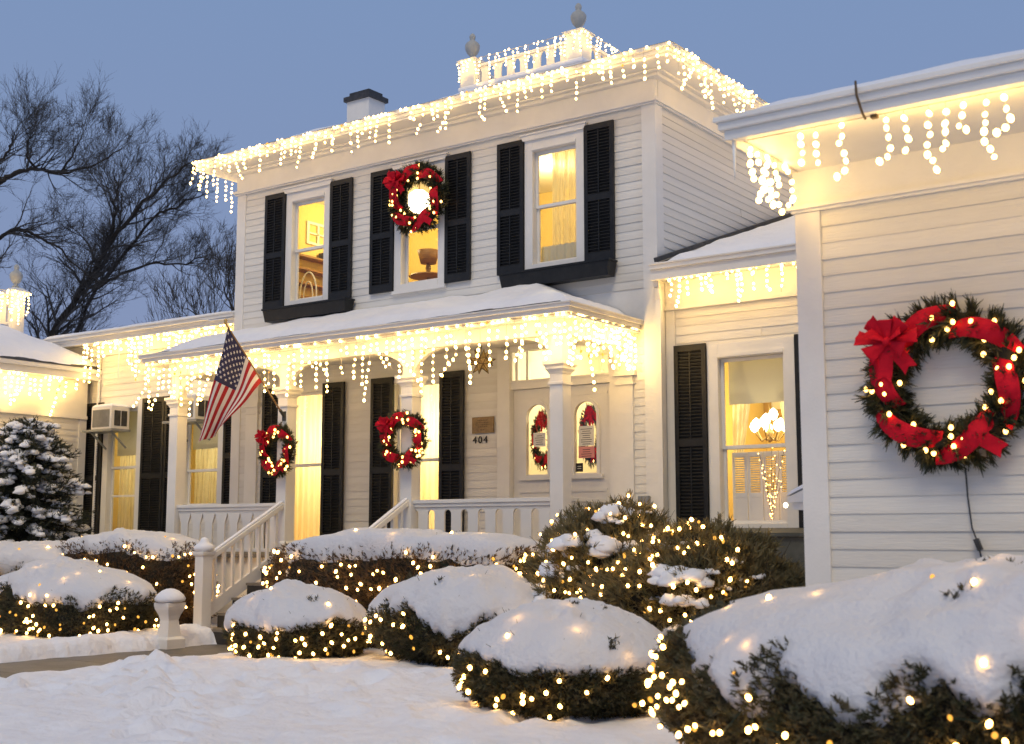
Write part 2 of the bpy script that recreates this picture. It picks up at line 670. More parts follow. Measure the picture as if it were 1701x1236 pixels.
def ground_h(x, y):
    far = max(abs(x), abs(y))
    z = .12 + .05 * fbm(x * .45, y * .45, 3) + .034 * fbm(x * 1.5, y * 1.5, 7)
    if far < 16:
        z += .016 * fbm(x * 4.5, y * 4.5, 1)
    if -12 < y:
        # shovelled bank beside the path, path bed below
        w = .10 * fbm(0, y * 1.3, 5) + .05 * fbm(0, y * 5, 9)
        l0, r0 = PX0 + w, PX1 + .8 * w
        wy = sstep(-2.9, -3.2, y)
        inside = sstep(l0 - .16, l0 + .02, x) * (1 - sstep(r0 - .02, r0 + .14, x)) * wy
        bank = math.exp(-((x - (r0 + .30)) / .22) ** 2) * .03 + math.exp(-((x - (l0 - .4)) / .35) ** 2) * .09
        bank *= (1 + .8 * fbm(x * 3, y * 3, 2))
        z += bank * wy
        z -= .085 * (1 - sstep(r0 + .1, r0 + 2.4, x)) * sstep(r0 - .3, r0, x) * wy
        bed = math.exp(-(((y + 4.3) / 1.6) ** 2)) * sstep(-3.6, -2.4, x) * .06
        z += bed
        for px, py, pr, pd in prints:
            d2 = (x - px) ** 2 + (y - py) ** 2
            if d2 < .16:
                z += -pd * math.exp(-d2 / (pr * pr)) + pd * .35 * math.exp(-((math.sqrt(d2) - pr * 1.7) / (pr * .5)) ** 2)
        z = z * (1 - inside) + (-.10) * inside
    return z


def graded(a0, a1, step, far):
    c = list(np.arange(a0, a1 + 1e-6, step))
    lo, hi, s = [], [], step
    a = a0
    while a > -far:
        s *= 1.35
        a -= s
        lo.append(a)
    a, s = a1, step
    while a < far:
        s *= 1.35
        a += s
        hi.append(a)
    return lo[::-1] + c + hi


gx, gy = graded(-8.5, 6.5, .055, 900), graded(-11.0, -2.5, .055, 900)
GV = [(x, y, ground_h(x, y)) for y in gy for x in gx]
nx, ny = len(gx) - 1, len(gy) - 1
ii = np.arange(nx * ny)
aa = (ii // nx) * (nx + 1) + ii % nx
fast_mesh('snow_ground', GV, np.stack([aa, aa + 1, aa + nx + 2, aa + nx + 1], 1), 'snow_ground', None, True, kind='structure')
pb = MB()
for k in range(7):
    y1 = -3.12 - k * 1.25
    pb.box(PX0 - .25, PX1 + .3, y1 - 1.235, y1, -.3, .0)
pb.build('path', 'concrete', None, kind='structure')

# ------------------------------------------------------------------ MAIN HOUSE
XL, XR = -8.36, 0.0
house = thing('main_house', 'two storey white clapboard main house with black shutters and hipped roof', 'house', (-4.2, 3, 0))
T0 = front(0)
W1, W2, W3 = (-7.0, -6.25), (-4.56, -3.81), (-2.03, -1.27)
UZ0, UZ1, UM = 5.37, 7.07, 6.24
LA, LB = (-7.08, -6.18), (-4.65, -3.74)
LZ0, LZ1, LM = 1.33, 3.80, 2.6
DOOR = (-2.44, -.74, 1.18, 4.12)
holes = [(*W1, UZ0, UZ1), (*W2, UZ0, UZ1), (*W3, UZ0, UZ1), (*LA, LZ0, LZ1), (*LB, LZ0, LZ1), DOOR]
wall = wall_holes(T0, XL + .05, XR - .05, .9, 7.9, holes, .12).build('front_wall', 'white_paint', house)
cuts = []
for a, b in (W1, W2, W3):
    cuts.append((a - .12, b + .12, UZ0 - .03, UZ1 + .03))
for a, b in (LA, LB):
    cuts.append((a - .05, b + .05, LZ0, LZ1 + .02))
cuts.append((-2.64, -.62, 1.1, 4.2))
clapboards(wall, 'front', -.001, XL + .19, XR - .19, 4.72, 7.40, cuts)
clapboards(wall, 'front', -.001, XL + .19, XR - .19, 1.2, 4.25, cuts)
side = MB(east(0))
side.add([(.05, 0, .9), (6.5, 0, .9), (6.5, 0, 7.9), (.05, 0, 7.9)], [(0, 1, 2, 3)])
sidew = side.build('side_wall', 'white_paint', house)
clapboards(sidew, 'east', .001, .17, 6.5, 4.9, 7.40)
tr = MB()
for x0, x1, y0, y1 in ((XR - .19, XR + .028, -.028, .05), (XR - .03, XR + .026, .05, .18), (XL - .02, XL + .19, -.028, .05), (XL - .018, XL + .03, .05, .2)):
    tr.box(x0, x1, y0, y1, .9, 7.42)
    if y1 > .06:
        tr.build('corner_board', 'trim_paint', house)
        tr = MB()
bk = MB()
bk.box(XL + .02, XL + .04, .05, 6.5, .9, 7.85)
bk.box(XL + .04, XR - .05, 6.45, 6.5, .9, 7.85)
bk.build('rear_wall', 'white_paint', house)
# frieze, mouldings, cornice
fz = MB()
fz.box(XL - .03, XR + .03, -.04, .05, 7.42, 7.83)
fz.box(XR - .05, XR + .04, .05, 6.5, 7.42, 7.83)
fz.box(XL - .04, XL + .05, .05, 6.5, 7.42, 7.83)
fz.build('frieze', 'trim_paint', house)
md = MB()
for z0, z1, o in ((7.40, 7.425, .055), (7.425, 7.47, .08), (7.47, 7.49, .06)):
    md.box(XL - o, XR + o, -o, 0, z0, z1)
    md.box(XR, XR + o, 0, 6.5, z0, z1)
    md.box(XL - o, XL, 0, 6.5, z0, z1)
md.build('moulding', 'trim_paint', house)
cn = MB()
OV = .58
for z0, z1, o in ((7.75, 7.80, .13), (7.80, 7.83, .2), (7.83, 7.87, OV - .05), (7.87, 7.93, OV - .03), (7.93, 7.99, OV)):
    cn.box(XL - o, XR + o, -o, 6.5 + o, z0, z1)
cn.build('cornice', 'trim_paint', house, bevel=.006)
RX0, RX1, RY0, RY1 = XL - OV, XR + OV, -OV, 6.5 + OV


def main_roof(x, y):
    d = min(x - RX0, RX1 - x, y - RY0, RY1 - y)
    return 7.992 + .36 * min(d, 2.1)


field('roof', 'roofing', RX0, RX1, RY0, RY1, 40, 30, main_roof, house)


def main_snow(x, y):
    d = min(x - RX0, RX1 - x, y - RY0, RY1 - y)
    t = .05 * sstep(.0, .35, d) + .06 * fbm(x * .9, y * .9, 4) - .01
    t *= sstep(.02, .25, d)
    return main_roof(x, y) + t - .008


field('roof_snow', 'snow', RX0 + .01, RX1 - .01, RY0 + .01, RY1 - .01, 110, 90, main_snow, None, kind='stuff', label='thin snow lying on the upper hipped roof')
for a, b in (W1, W2, W3):
    window(house, T0, a, b, UZ0, UZ1, .14, UM)
for a, b in ((-7.64, -7.15), (-6.10, -5.61), (-5.20, -4.71), (-3.66, -3.17), (-2.66, -2.18), (-1.12, -.63)):
    shutter(house, T0, a, b, 5.28, 7.28)
for a, b in (LA, LB):
    window(house, T0, a, b, LZ0, LZ1, .07, LM, head=.12, crown=False, floor_trim=.08)
for a, b in ((-7.57, -7.10), (-6.17, -5.70), (-5.12, -4.66), (-3.73, -3.27)):
    shutter(house, T0, a, b, 1.22, 3.91, .045)

# entrance: surround, transom, two leaves with arched lights
ds = MB(T0)
ds.box(-2.66, -2.44, .002, .05, 1.18, 4.16)
ds.box(-.74, -.60, .002, .05, 1.18, 4.16)
ds.box(-2.44, -.74, .002, .045, 4.12, 4.2)
ds.box(-2.44, -.74, -.11, .02, 3.56, 3.69)
ds.box(-2.44, -.74, .02, .04, 3.66, 3.685)
ds.box(-2.39, -2.345, -.1, -.03, 3.69, 4.12)
ds.box(-2.2, -2.16, -.1, -.03, 3.69, 4.12)
ds.box(-.80, -.74, -.1, -.03, 3.69, 4.12)
ds.box(-1.615, -1.565, -.1, -.03, 3.69, 4.12)
dsur = ds.build('door_surround', 'trim_paint', house)
tp = MB(T0)
tp.add([(-2.44, -.07, 3.69), (-.74, -.07, 3.69), (-.74, -.07, 4.12), (-2.44, -.07, 4.12)], [(0, 1, 2, 3)])
tp.build('transom_pane', 'window_glass', dsur)


def arch_panel(mb, u0, u1, z0, z1, a, b, zb, zs, d0, d1, seg=14):
    """panel u0..u1, z0..z1 with an arched hole a..b from zb, springing at zs"""
    mb.box(u0, a, d0, d1, z0, z1)
    mb.box(b, u1, d0, d1, z0, z1)
    mb.box(a, b, d0, d1, z0, zb)
    r, c = (b - a) / 2, (a + b) / 2
    for k in range(seg):
        t0, t1 = math.pi * (1 - k / seg), math.pi * (1 - (k + 1) / seg)
        p0, p1 = (c + r * math.cos(t0), zs + r * math.sin(t0)), (c + r * math.cos(t1), zs + r * math.sin(t1))
        mb.prism([p0, p1, (p1[0], z1), (p0[0], z1)], d0, d1)


for a, b, ha, hb in ((-2.435, -1.597, -2.20, -1.83), (-1.583, -.745, -1.375, -1.005)):
    lf = MB(T0)
    arch_panel(lf, a, b, 1.2, 3.555, ha, hb, 2.32, 3.14, -.10, -.055)
    lf.box(a + .1, b - .1, -.055, -.043, 1.32, 1.36)
    lf.box(a + .1, b - .1, -.055, -.043, 2.06, 2.10)
    lf.box(a + .1, a + .13, -.055, -.0435, 1.36, 2.06)
    lf.box(b - .13, b - .1, -.055, -.0435, 1.36, 2.06)
    lf.box(a + .08, b - .08, -.055, -.045, 3.42, 3.45)
    door = lf.build('door', 'trim_paint', house)
    c, r = (ha + hb) / 2, (hb - ha) / 2
    tm = MB(T0)
    tm.box(ha - .05, ha, -.054, -.03, 2.30, 3.14)
    tm.box(hb, hb + .05, -.054, -.03, 2.30, 3.14)
    tm.box(ha - .10, hb + .10, -.054, -.012, 2.24, 2.30)
    for k in range(14):
        t0, t1 = math.pi * (1 - k / 14), math.pi * (1 - (k + 1) / 14)
        tm.prism([(c + r * math.cos(t0), 3.14 + r * math.sin(t0)), (c + r * math.cos(t1), 3.14 + r * math.sin(t1)),
                  (c + (r + .05) * math.cos(t1), 3.14 + (r + .05) * math.sin(t1)), (c + (r + .05) * math.cos(t0), 3.14 + (r + .05) * math.sin(t0))], -.054, -.03)
    tm.build('light_trim', 'trim_paint', door)
    gl = MB(T0)
    gl.add([(ha, -.08, 2.3), (hb, -.08, 2.3), (hb, -.08, 3.14 + r), (ha, -.08, 3.14 + r)], [(0, 1, 2, 3)])
    gl.build('pane', 'window_glass', door)
hn = MB(T0)
hn.lathe([(.028, 0), (.035, .03), (.03, .06)], (-1.52, .0, 2.12), 10)
hn.build('door_handle', 'brass', house)
# pilasters on the wall behind the porch columns
for a, b in ((-.60, -.37), (-8.0, -7.72)):
    pl = MB(T0)
    pl.box(a, b, .01, .05, 1.2, 3.62)
    pl.box(a - .03, b + .03, .01, .075, 3.50, 3.53)
    pl.box(a - .05, b + .05, .01, .10, 3.62, 3.69)
    pl.box(a - .02, b + .02, .01, .06, 3.69, 4.2)
    pl.build('pilaster', 'trim_paint', house)
fd = MB()
fd.box(XL, XR, -.01, .1, -.1, .9)
fd.box(XR - .1, XR, .1, 6.5, -.1, .9)
fd.build('foundation', 'stone_grey', house)
# rooms behind the windows
room(house, XL + .2, -.1, .121, 3.6, 4.75, 7.62)
room(house, XL + .2, -2.80, .121, 2.8, 1.2, 4.45)
room(house, -2.75, -.1, .121, 3.0, 1.19, 4.45, 'room_white')
point('room_light', (-6.9, 1.9, 7.2), 105, (1, .80, .36))
point('room_light', (-3.2, 2.2, 7.2), 90, (1, .80, .36))
point('room_light', (-1.0, 1.8, 6.9), 34, (1, .80, .38))
point('room_light', (-6.6, 1.1, 3.1), 130, (1, .82, .46))
point('room_light', (-4.2, 1.1, 3.1), 140, (1, .82, .46))
point('hall_light', (-1.5, 1.5, 4.0), 130, (1, .80, .45))

# downspouts
for pts in ([(.07, -.12, 4.95), (.07, -.12, 4.78), (.07, -.07, 4.62), (.07, -.07, .3)],):
    dsx = MB()
    for p, q in zip(pts, pts[1:]):
        dsx.beam(p, q, .075, .06, (0, 1, 0.01))
    dsx.build('downspout', 'trim_paint', house)

# ------------------------------------------------------------------ roof balustrade (widow's walk)
def urn(mb, c, s=1.0):
    mb.lathe([(.075 * s, 0), (.085 * s, .02 * s), (.05 * s, .05 * s), (.045 * s, .08 * s), (.10 * s, .14 * s), (.135 * s, .22 * s), (.14 * s, .29 * s), (.11 * s, .34 * s),
              (.065 * s, .37 * s), (.045 * s, .40 * s), (.055 * s, .43 * s), (.058 * s, .47 * s), (.035 * s, .51 * s), (.005, .53 * s)], c, 14)


def balustrade_seg(parent, p, q, z0, z1, period=.26):
    p, q = Vector(p), Vector(q)
    L = (q - p).length
    d = (q - p) / L
    n = max(1, int(L / period))
    w = L / n
    me = None
    for k in range(n):
        c = p + d * (w * (k + .5))
        nrm = Vector((d.y, -d.x))

        def T(u, dd, z):
            b = c + d * u + nrm * dd
            return (b.x, b.y, z)
        mb = MB(T)
        hb = w * .27
        pts = [(-hb, z0 + .06), (hb, z0 + .06), (hb, z1 - .15), (w * .34, z1 - .10), (w * .5, z1 - .06), (-w * .5, z1 - .06), (-w * .34, z1 - .10), (-hb, z1 - .15)]
        mb.prism(pts, -.012, .012)
        mb.build('baluster', 'trim_paint', parent)
    r = MB()
    r.beam((p.x, p.y, z1 - .025), (q.x, q.y, z1 - .025), .07, .05)
    r.beam((p.x, p.y, z0 + .035), (q.x, q.y, z0 + .035), .06, .05)
    r.build('rail', 'trim_paint', parent)


ww = thing('roof_balustrade', 'lit white balustrade with two urn posts on top of the upper roof', 'balustrade', (-3.6, 2, 8.7))
pf = MB()
pf.box(-4.9, -2.36, 1.86, 5.3, 8.3, 9.13)
pf.build('platform', 'trim_paint', ww)
sp = MB()
sp.box(-4.92, -2.34, 1.84, 5.33, 9.131, 9.21)
sp.build('snow_layer', 'snow', ww, bevel=.02)
for x in (-4.72, -2.51):
    ps = MB()
    ps.sq([(.15, 0), (.15, .42), (.19, .44), (.20, .47), (.10, .50)], (x, 2.0, 9.21))
    post = ps.build('post', 'trim_paint', ww)
    u = MB()
    urn(u, (x, 2.0, 9.705), .95)
    u.build('finial', 'urn_stone', post, True)
balustrade_seg(ww, (-4.57, 2.0), (-2.66, 2.0), 9.21, 9.60)
balustrade_seg(ww, (-2.51, 2.15), (-2.51, 5.0), 9.21, 9.60)
balustrade_seg(ww, (-4.72, 2.15), (-4.72, 5.0), 9.21, 9.60)
ch = thing('chimney', 'white painted chimney with dark cap behind the upper roof edge', 'chimney', (-7.6, 2.6, 8))
c1 = MB()
c1.box(-7.98, -7.42, 2.3, 2.75, 8.2, 9.70)
c1.build('shaft', 'white_paint', ch)
c1 = MB()
c1.box(-8.03, -7.37, 2.25, 2.80, 9.702, 9.79)
c1.box(-7.95, -7.45, 2.33, 2.72, 9.79, 9.88)
c1.build('cap', 'dark_metal', ch)

# ------------------------------------------------------------------ PORCH
porch = thing('front_porch', 'white front porch with square columns, arched brackets and snowy hip roof', 'porch', (-4.3, -1, 0))
FL = 1.18
pf = MB()
pf.box(-8.3, -.3, -1.78, -.012, FL - .05, FL)
pf.build('floor', 'tread_wood', porch)
pf = MB()
pf.box(-8.25, -.35, -1.70, -1.66, .0, FL - .052)
pf.box(-.39, -.35, -1.66, -.02, .0, FL - .052)
pf.box(-8.25, -8.21, -1.66, -.02, .0, FL - .052)
pf.build('skirt', 'trim_paint', porch)
CX = (-7.99, -5.51, -3.08, -.59)
for x in CX:
    cm = MB()
    cm.sq([(.10, 0), (.10, 3.50 - FL)], (x, -1.5, FL))
    co = cm.build('column', 'trim_paint', porch, bevel=.006)
    cb = MB()
    cb.sq([(.13, 0), (.13, .16), (.105, .19)], (x, -1.5, FL))
    cb.build('base', 'trim_paint', co)
    cp = MB()
    cp.sq([(.102, 3.36), (.118, 3.365), (.118, 3.395), (.103, 3.40)], (x, -1.5, 0))
    cp.sq([(.103, 3.50), (.115, 3.53), (.14, 3.56), (.14, 3.59), (.165, 3.62), (.165, 3.66), (.09, 3.665)], (x, -1.5, 0))
    cp.sq([(.085, 3.665), (.085, 4.01)], (x, -1.5, 0))
    cp.build('capital', 'trim_paint', co)


def bracket(mb, u0, sgn, ru, rz, zt, d0, d1, seg=10):
    """solid spandrel between a post face at u0 and a beam underside at zt, concave elliptical edge"""
    for k in range(seg):
        t0, t1 = math.pi / 2 * k / seg, math.pi / 2 * (k + 1) / seg
        p0 = (u0 + sgn * (ru - ru * math.cos(t0)), zt - rz + rz * math.sin(t0))
        p1 = (u0 + sgn * (ru - ru * math.cos(t1)), zt - rz + rz * math.sin(t1))
        mb.prism([p0, p1, (p1[0], zt + .002), (p0[0], zt + .002)], d0, d1)


TB = front(-1.5)
for i, x in enumerate(CX):
    for s in (-1, 1):
        if (i == 0 and s < 0) or (i == 3 and s > 0):
            continue
        b = MB(TB)
        bracket(b, x + s * .085, s, .62, .33, 4.01, -.035, .035)
        b.build('bracket', 'trim_paint', porch)
TE = east(-.59)
b = MB(TE)
bracket(b, -1.415, 1, .5, .33, 4.01, -.035, .035)
b.build('bracket', 'trim_paint', porch)
b = MB(TE)
bracket(b, -.10, -1, .5, .33, 4.01, -.035, .035)
b.build('bracket', 'trim_paint', porch)
bm_ = MB()
bm_.box(-8.12, -.46, -1.62, -1.38, 4.01, 4.20)
bm_.box(-.71, -.47, -1.38, -.03, 4.012, 4.198)
bm_.box(-8.11, -7.87, -1.38, -.03, 4.012, 4.198)
bm_.build('beam', 'trim_paint', porch)
cl = MB()
cl.box(-8.5, -.25, -1.74, -.03, 4.202, 4.225)
cl.build('ceiling', 'trim_paint', porch)
gt = MB()
# box gutter with an ogee-like step
for z0, z1, o in ((4.226, 4.25, .0), (4.25, 4.31, .05), (4.31, 4.355, .09), (4.355, 4.37, .11)):
    gt.box(-8.52 - o, -.30 + o, -1.76 - o, -1.60, z0, z1)
    gt.box(-.5, -.30 + o, -1.60, -.03, z0, z1)
    gt.box(-8.52 - o, -8.4, -1.60, -.03, z0, z1)
gt.build('gutter', 'trim_paint', porch)
QX0, QX1, QY0 = -8.62, -.20, -1.86


def porch_roof(x, y):
    d = min(x - QX0, QX1 - x, y - QY0)
    return 4.372 + .335 * max(0, d - .05)


field('roof', 'roofing', QX0 + .02, QX1 - .02, QY0 + .02, -.025, 60, 20, porch_roof, porch)


def porch_snow(x, y):
    d = min(x - QX0, QX1 - x, y - QY0)
    e = .10 + .09 * fbm(x * .8, 2.2, 4) + (.18 * sstep(-3.2, -1.2, x) if d == y - QY0 else .02)
    t = .10 * sstep(e * .5, e * .5 + .45, d) + .035 * fbm(x * 1.5, y * 1.5, 8) + .05 * math.exp(-((x + 2.0) / .6) ** 2) * sstep(.6, 1.6, d)
    t *= sstep(e * .4, e * .4 + .10, d)
    # thawed strip on the right hip near the house corner
    if d == QX1 - x and d < .5:
        t -= .05 * sstep(-1.2, -.4, y) * (1 - sstep(.15, .4, d))
    return porch_roof(x, y) + t - .012


field('porch_roof_snow', 'snow', QX0 + .03, QX1 - .03, QY0 + .03, -.03, 220, 60, porch_snow, None, kind='stuff', label='smooth snow blanket on the porch roof')


def picket_bay(parent, x0, x1, y, pointed, T=None):
    L = x1 - x0
    n = int(round(L / .27))
    w = L / n
    T = T or front(y)
    mb = MB()
    hb = w * .29
    zt = 1.80
    if pointed:
        pts = [(-hb, 1.26), (hb, 1.26), (hb, zt - .16), (hb + .02, zt - .11), (w / 2, zt), (-w / 2, zt), (-hb - .02, zt - .11), (-hb, zt - .16)]
    else:
        r = w / 2 - hb
        arc = [(w / 2 - r * math.cos(t), zt - r + r * math.sin(t)) for t in np.linspace(0, math.pi / 2, 6)]
        pts = [(-hb, 1.26), (hb, 1.26)] + arc + [(-a, b) for a, b in arc[::-1]]
    mb.prism([(u, z - 1.2) for u, z in pts], -.014, .014)
    proto = mb.build('baluster', 'trim_paint', parent)
    for k in range(n):
        u = x0 + w * (k + .5)
        o = proto if k == 0 else proto.copy()
        if k:
            col.objects.link(o)
        p = T(u, 0, 1.2)
        base = T(0, 0, 0)
        off = OFF[parent.name]
        if k == 0:
            # prototype was built in world frame round the origin; re-base its vertices
            for v in o.data.vertices:
                v.co = Vector((v.co.x + off[0], v.co.y + off[1], v.co.z + off[2]))
        o.location = (p[0] - off[0], p[1] - off[1], p[2] - off[2])
        if T(1, 0, 0)[0] == base[0]:
            o.rotation_euler = (0, 0, R(90))
    r = MB(T)
    r.box(x0, x1, -.055, .055, 1.885, 1.935)
    r.box(x0, x1, -.035, .035, 1.835, 1.885)
    r.box(x0, x1, -.016, .016, 1.80, 1.835)
    r.box(x0, x1, -.03, .03, 1.21, 1.26)
    r.build('railing', 'trim_paint', parent, bevel=.004)


picket_bay(porch, -7.89, -5.61, -1.5, True)
picket_bay(porch, -2.98, -.69, -1.5, False)
picket_bay(porch, -1.40, -.06, 0, False, east(-.59))

# stairs
st = thing('porch_stairs', 'wooden porch stairs with snowy white handrails and square newel posts', 'stairs', (-4.3, -2.4, 0))
NR = 6
for k in range(NR - 1):
    zt = FL - FL / NR * (k + 1)
    y0 = -1.79 - .265 * k
    t = MB()
    t.box(-5.40, -3.13, y0 - .285, y0 - .002, zt - .035, zt)
    t.build('tread', 'tread_wood', st)
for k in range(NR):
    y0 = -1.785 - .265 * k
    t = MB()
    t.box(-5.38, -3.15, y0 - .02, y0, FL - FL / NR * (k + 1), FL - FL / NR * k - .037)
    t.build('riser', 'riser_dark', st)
for x in (-5.47, -3.06):
    h = MB()
    h.beam((x, -1.58, 1.905), (x, -2.99, 1.125), .085, .075)
    hr = h.build('handrail', 'trim_paint', st, bevel=.012)
    h = MB()
    h.beam((x, -1.60, 1.955), (x, -2.97, 1.193), .06, .03)
    h.build('snow_strip', 'snow', hr, bevel=.012)
    h = MB()
    h.beam((x, -1.62, 1.16), (x, -3.0, .40), .05, .17)
    h.build('stringer', 'trim_paint', st)
    for k in range(8):
        t = (k + .6) / 8.2
        y = -1.62 - 1.34 * t
        zb, zt = 1.21 - .755 * t, 1.87 - .755 * t
        p = MB()
        p.box(x - .022, x + .022, y - .022, y + .022, zb, zt)
        p.build('baluster', 'trim_paint', st)
    n = MB()
    n.sq([(.085, -.2), (.085, 1.17), (.105, 1.18), (.115, 1.21), (.115, 1.235)], (x, -3.06, 0))
    nw = n.build('newel_post', 'trim_paint', st, bevel=.006)
    n = MB()
    n.lathe([(.12, 0), (.145, .03), (.14, .07), (.10, .10), (.065, .12), (.055, .16), (.035, .185), (.002, .195)], (x, -3.06, 1.236), 18)
    n.build('snow_cap', 'snow', nw, True)

# urn pedestal beside the foot of the stairs
pd = thing('urn_pedestal', 'white square planter pedestal capped with snow left of the stair foot', 'planter', (-5.13, -3.9, 0))
m_ = MB()
m_.sq([(.15, -.1), (.15, .12), (.115, .15), (.095, .28), (.085, .36), (.10, .42), (.135, .50), (.145, .54), (.145, .585)], (-5.13, -3.9, 0))
m_.build('body', 'trim_paint', pd, bevel=.006)
m_ = MB()
m_.lathe([(.14, 0), (.19, .015), (.20, .05), (.17, .10), (.11, .15), (.05, .175), (.002, .18)], (-5.13, -3.9, .587), 22)
m_.build('snow_cap', 'snow', pd, True)

# ------------------------------------------------------------------ ELL (left, set back)
YE = .4
ell = thing('house_ell', 'low white clapboard ell between the porch and the left wing', 'house wing', (-11, 2, 0))
TL = front(YE)
E1, E2 = (-12.28, -11.42), (-10.05, -9.15)
ew = wall_holes(TL, -15.0, XL + .02, .9, 5.2, [(*E1, 1.40, 3.86), (*E2, 1.98, 3.86)], .12).build('front_wall', 'white_paint', ell)
clapboards(ew, 'front', YE - .001, -15.0, XL - .02, 1.0, 4.94,
           [(E1[0] - .12, E1[1] + .12, 1.38, 3.9), (E2[0] - .12, E2[1] + .12, 1.95, 3.9)])
window(ell, TL, *E1, 1.40, 3.86, .15, 2.74, head=.16, crown=False, rails=(2.2,))
window(ell, TL, *E2, 1.98, 3.86, .14, 2.62, head=.16, crown=False)
for a, b, z in ((-12.95, -12.45, 1.3), (-11.26, -10.62, 1.3), (-10.6, -10.22, 1.3), (-8.99, -8.50, 1.85)):
    shutter(ell, TL, a, b, z, 4.02)
e = MB()
e.box(-15, XL, YE - .06, YE - .002, 4.94, 5.2)
e.build('frieze', 'trim_paint', ell)
e = MB()
e.box(-14.0, XL - .03, .06, YE - .06, 5.17, 5.195)
e.box(-14.0, XL - .03, .0, .06, 5.14, 5.20)
for z0, z1, o in ((5.20, 5.25, .02), (5.25, 5.31, .07), (5.31, 5.33, .09)):
    e.box(-14.02 - o, XL - .03, -o, .2, z0, z1)
e.build('gutter', 'trim_paint', ell)


def ell_roof(x, y):
    return 5.31 + .22 * (y + .06)


field('roof', 'roofing', -14.1, XL - .03, -.06, 4.5, 30, 12, ell_roof, ell)
field('ell_roof_snow', 'snow', -14.1, XL - .03, -.08, 4.5, 180, 40,
      lambda x, y: ell_roof(x, y) + .085 * sstep(.0, .22, y + .08 + .06 * fbm(x * 1.4, 0, 4)) + .02 * fbm(x * 2, y * 2, 6) - .018 - .07 * sstep(-9.3, -8.9, x),
      None, kind='stuff', label='thin snow with small drips along the low roof of the ell')
room(ell, -13.2, -8.5, YE + .121, 3.0, 1.0, 4.6)
point('room_light', (-11.9, 1.5, 3.0), 26, (1, .84, .46))
point('room_light', (-9.6, 1.5, 3.0), 28, (1, .84, .46))
pp = MB()
pp.tube([(-12.62, YE - .05, .9), (-12.62, YE - .05, 4.3), (-12.62, YE - .05, 4.9)], .03, 6)
pp.build('downspout', 'trim_paint', ell)


def ac_unit(x, y, z, label):
    a = thing('window_air_conditioner', label, 'air conditioner', (x, y, z), 'window air conditioners on the ell')
    m_ = MB()
    m_.box(x - .30, x + .30, y - .40, y + .02, z, z + .42)
    m_.build('casing', 'white_paint', a, bevel=.01)
    m_ = MB()
    m_.box(x - .25, x + .25, y - .407, y - .401, z + .04, z + .37)
    g = m_.build('grille', 'grey_metal', a)
    f = MB()
    for k in range(16):
        u = x - .24 + .48 * k / 15
        f.box(u - .004, u + .004, y - .414, y - .4075, z + .045, z + .365)
    f.build('fins', 'stone_grey', g, kind='stuff')
    m_ = MB()
    for a0, a1 in ((-.33, -.19), (-.17, -.04)):
        m_.box(x + .3005, x + .306, y + a0, y + a1, z + .06, z + .35)
    m_.build('vent', 'dark_metal', a)
    m_ = MB()
    m_.box(x - .52, x + .40, y - .45, y - .03, z - .045, z - .004)
    m_.beam((x - .3, y - .4, z - .04), (x - .3, y - .04, z - .35), .03, .03)
    m_.beam((x + .3, y - .4, z - .04), (x + .3, y - .04, z - .35), .03, .03)
    m_.build('shelf', 'grey_metal', a)
    sc_ = MB()
    sc_.sq([(.30, 0), (.30, .02), (.25, .055), (.12, .075)], (0, 0, 0))
    sc_.v = [(x + a_, y - .19 + b_ * .68, z + .4205 + c_) for a_, b_, c_ in sc_.v]
    sc_.build('snow_cap', 'snow', a, bevel=.02)


ac_unit(-11.98, YE - .04, 3.45, 'boxy window air conditioner under the eave at the far left shutter')
ac_unit(-9.62, YE - .04, 3.50, 'window air conditioner half hidden behind the flag and left porch column')

# ------------------------------------------------------------------ LEFT WING (east face toward the yard)
XW = -12.9
lw = thing('left_wing', 'single storey white left wing with snow covered roof at the picture edge', 'house wing', (-15, -4, 0))
m_ = MB(east(XW))
m_.add([(-9, 0, .3), (.25, 0, .3), (.25, 0, 4.5), (-9, 0, 4.5)], [(0, 1, 2, 3)])
lwall = m_.build('east_wall', 'white_paint', lw)
m_ = MB()
m_.add([(XW, .25, .3), (XW - 3, .25, .3), (XW - 3, .25, 4.5), (XW, .25, 4.5)], [(0, 1, 2, 3)])
m_.build('north_wall', 'white_paint', lw)
clapboards(lwall, 'east', XW + .001, -5.0, .12, .5, 3.72)
m_ = MB()
m_.box(XW, XW + .04, -9, .27, 3.76, 4.45)
m_.box(XW, XW + .06, -9, .28, 3.70, 3.76)
m_.build('frieze', 'trim_paint', lw)
m_ = MB()
m_.box(XW - .1, XW + .035, .12, .28, .3, 3.70)
m_.build('corner_board', 'trim_paint', lw)
m_ = MB()
m_.box(XW, XW + .30, -9, .55, 4.45, 4.50)
m_.box(XW - 3, XW, .25, .55, 4.45, 4.5)
for z0, z1, o in ((4.50, 4.58, .26), (4.58, 4.66, .31)):
    m_.box(XW + .0, XW + o, -9, .25 + o, z0, z1)
m_.build('eave', 'trim_paint', lw)


def lw_roof(x, y):
    return 4.665 + .52 * max(0, min(XW + .32 - x, .57 - y))


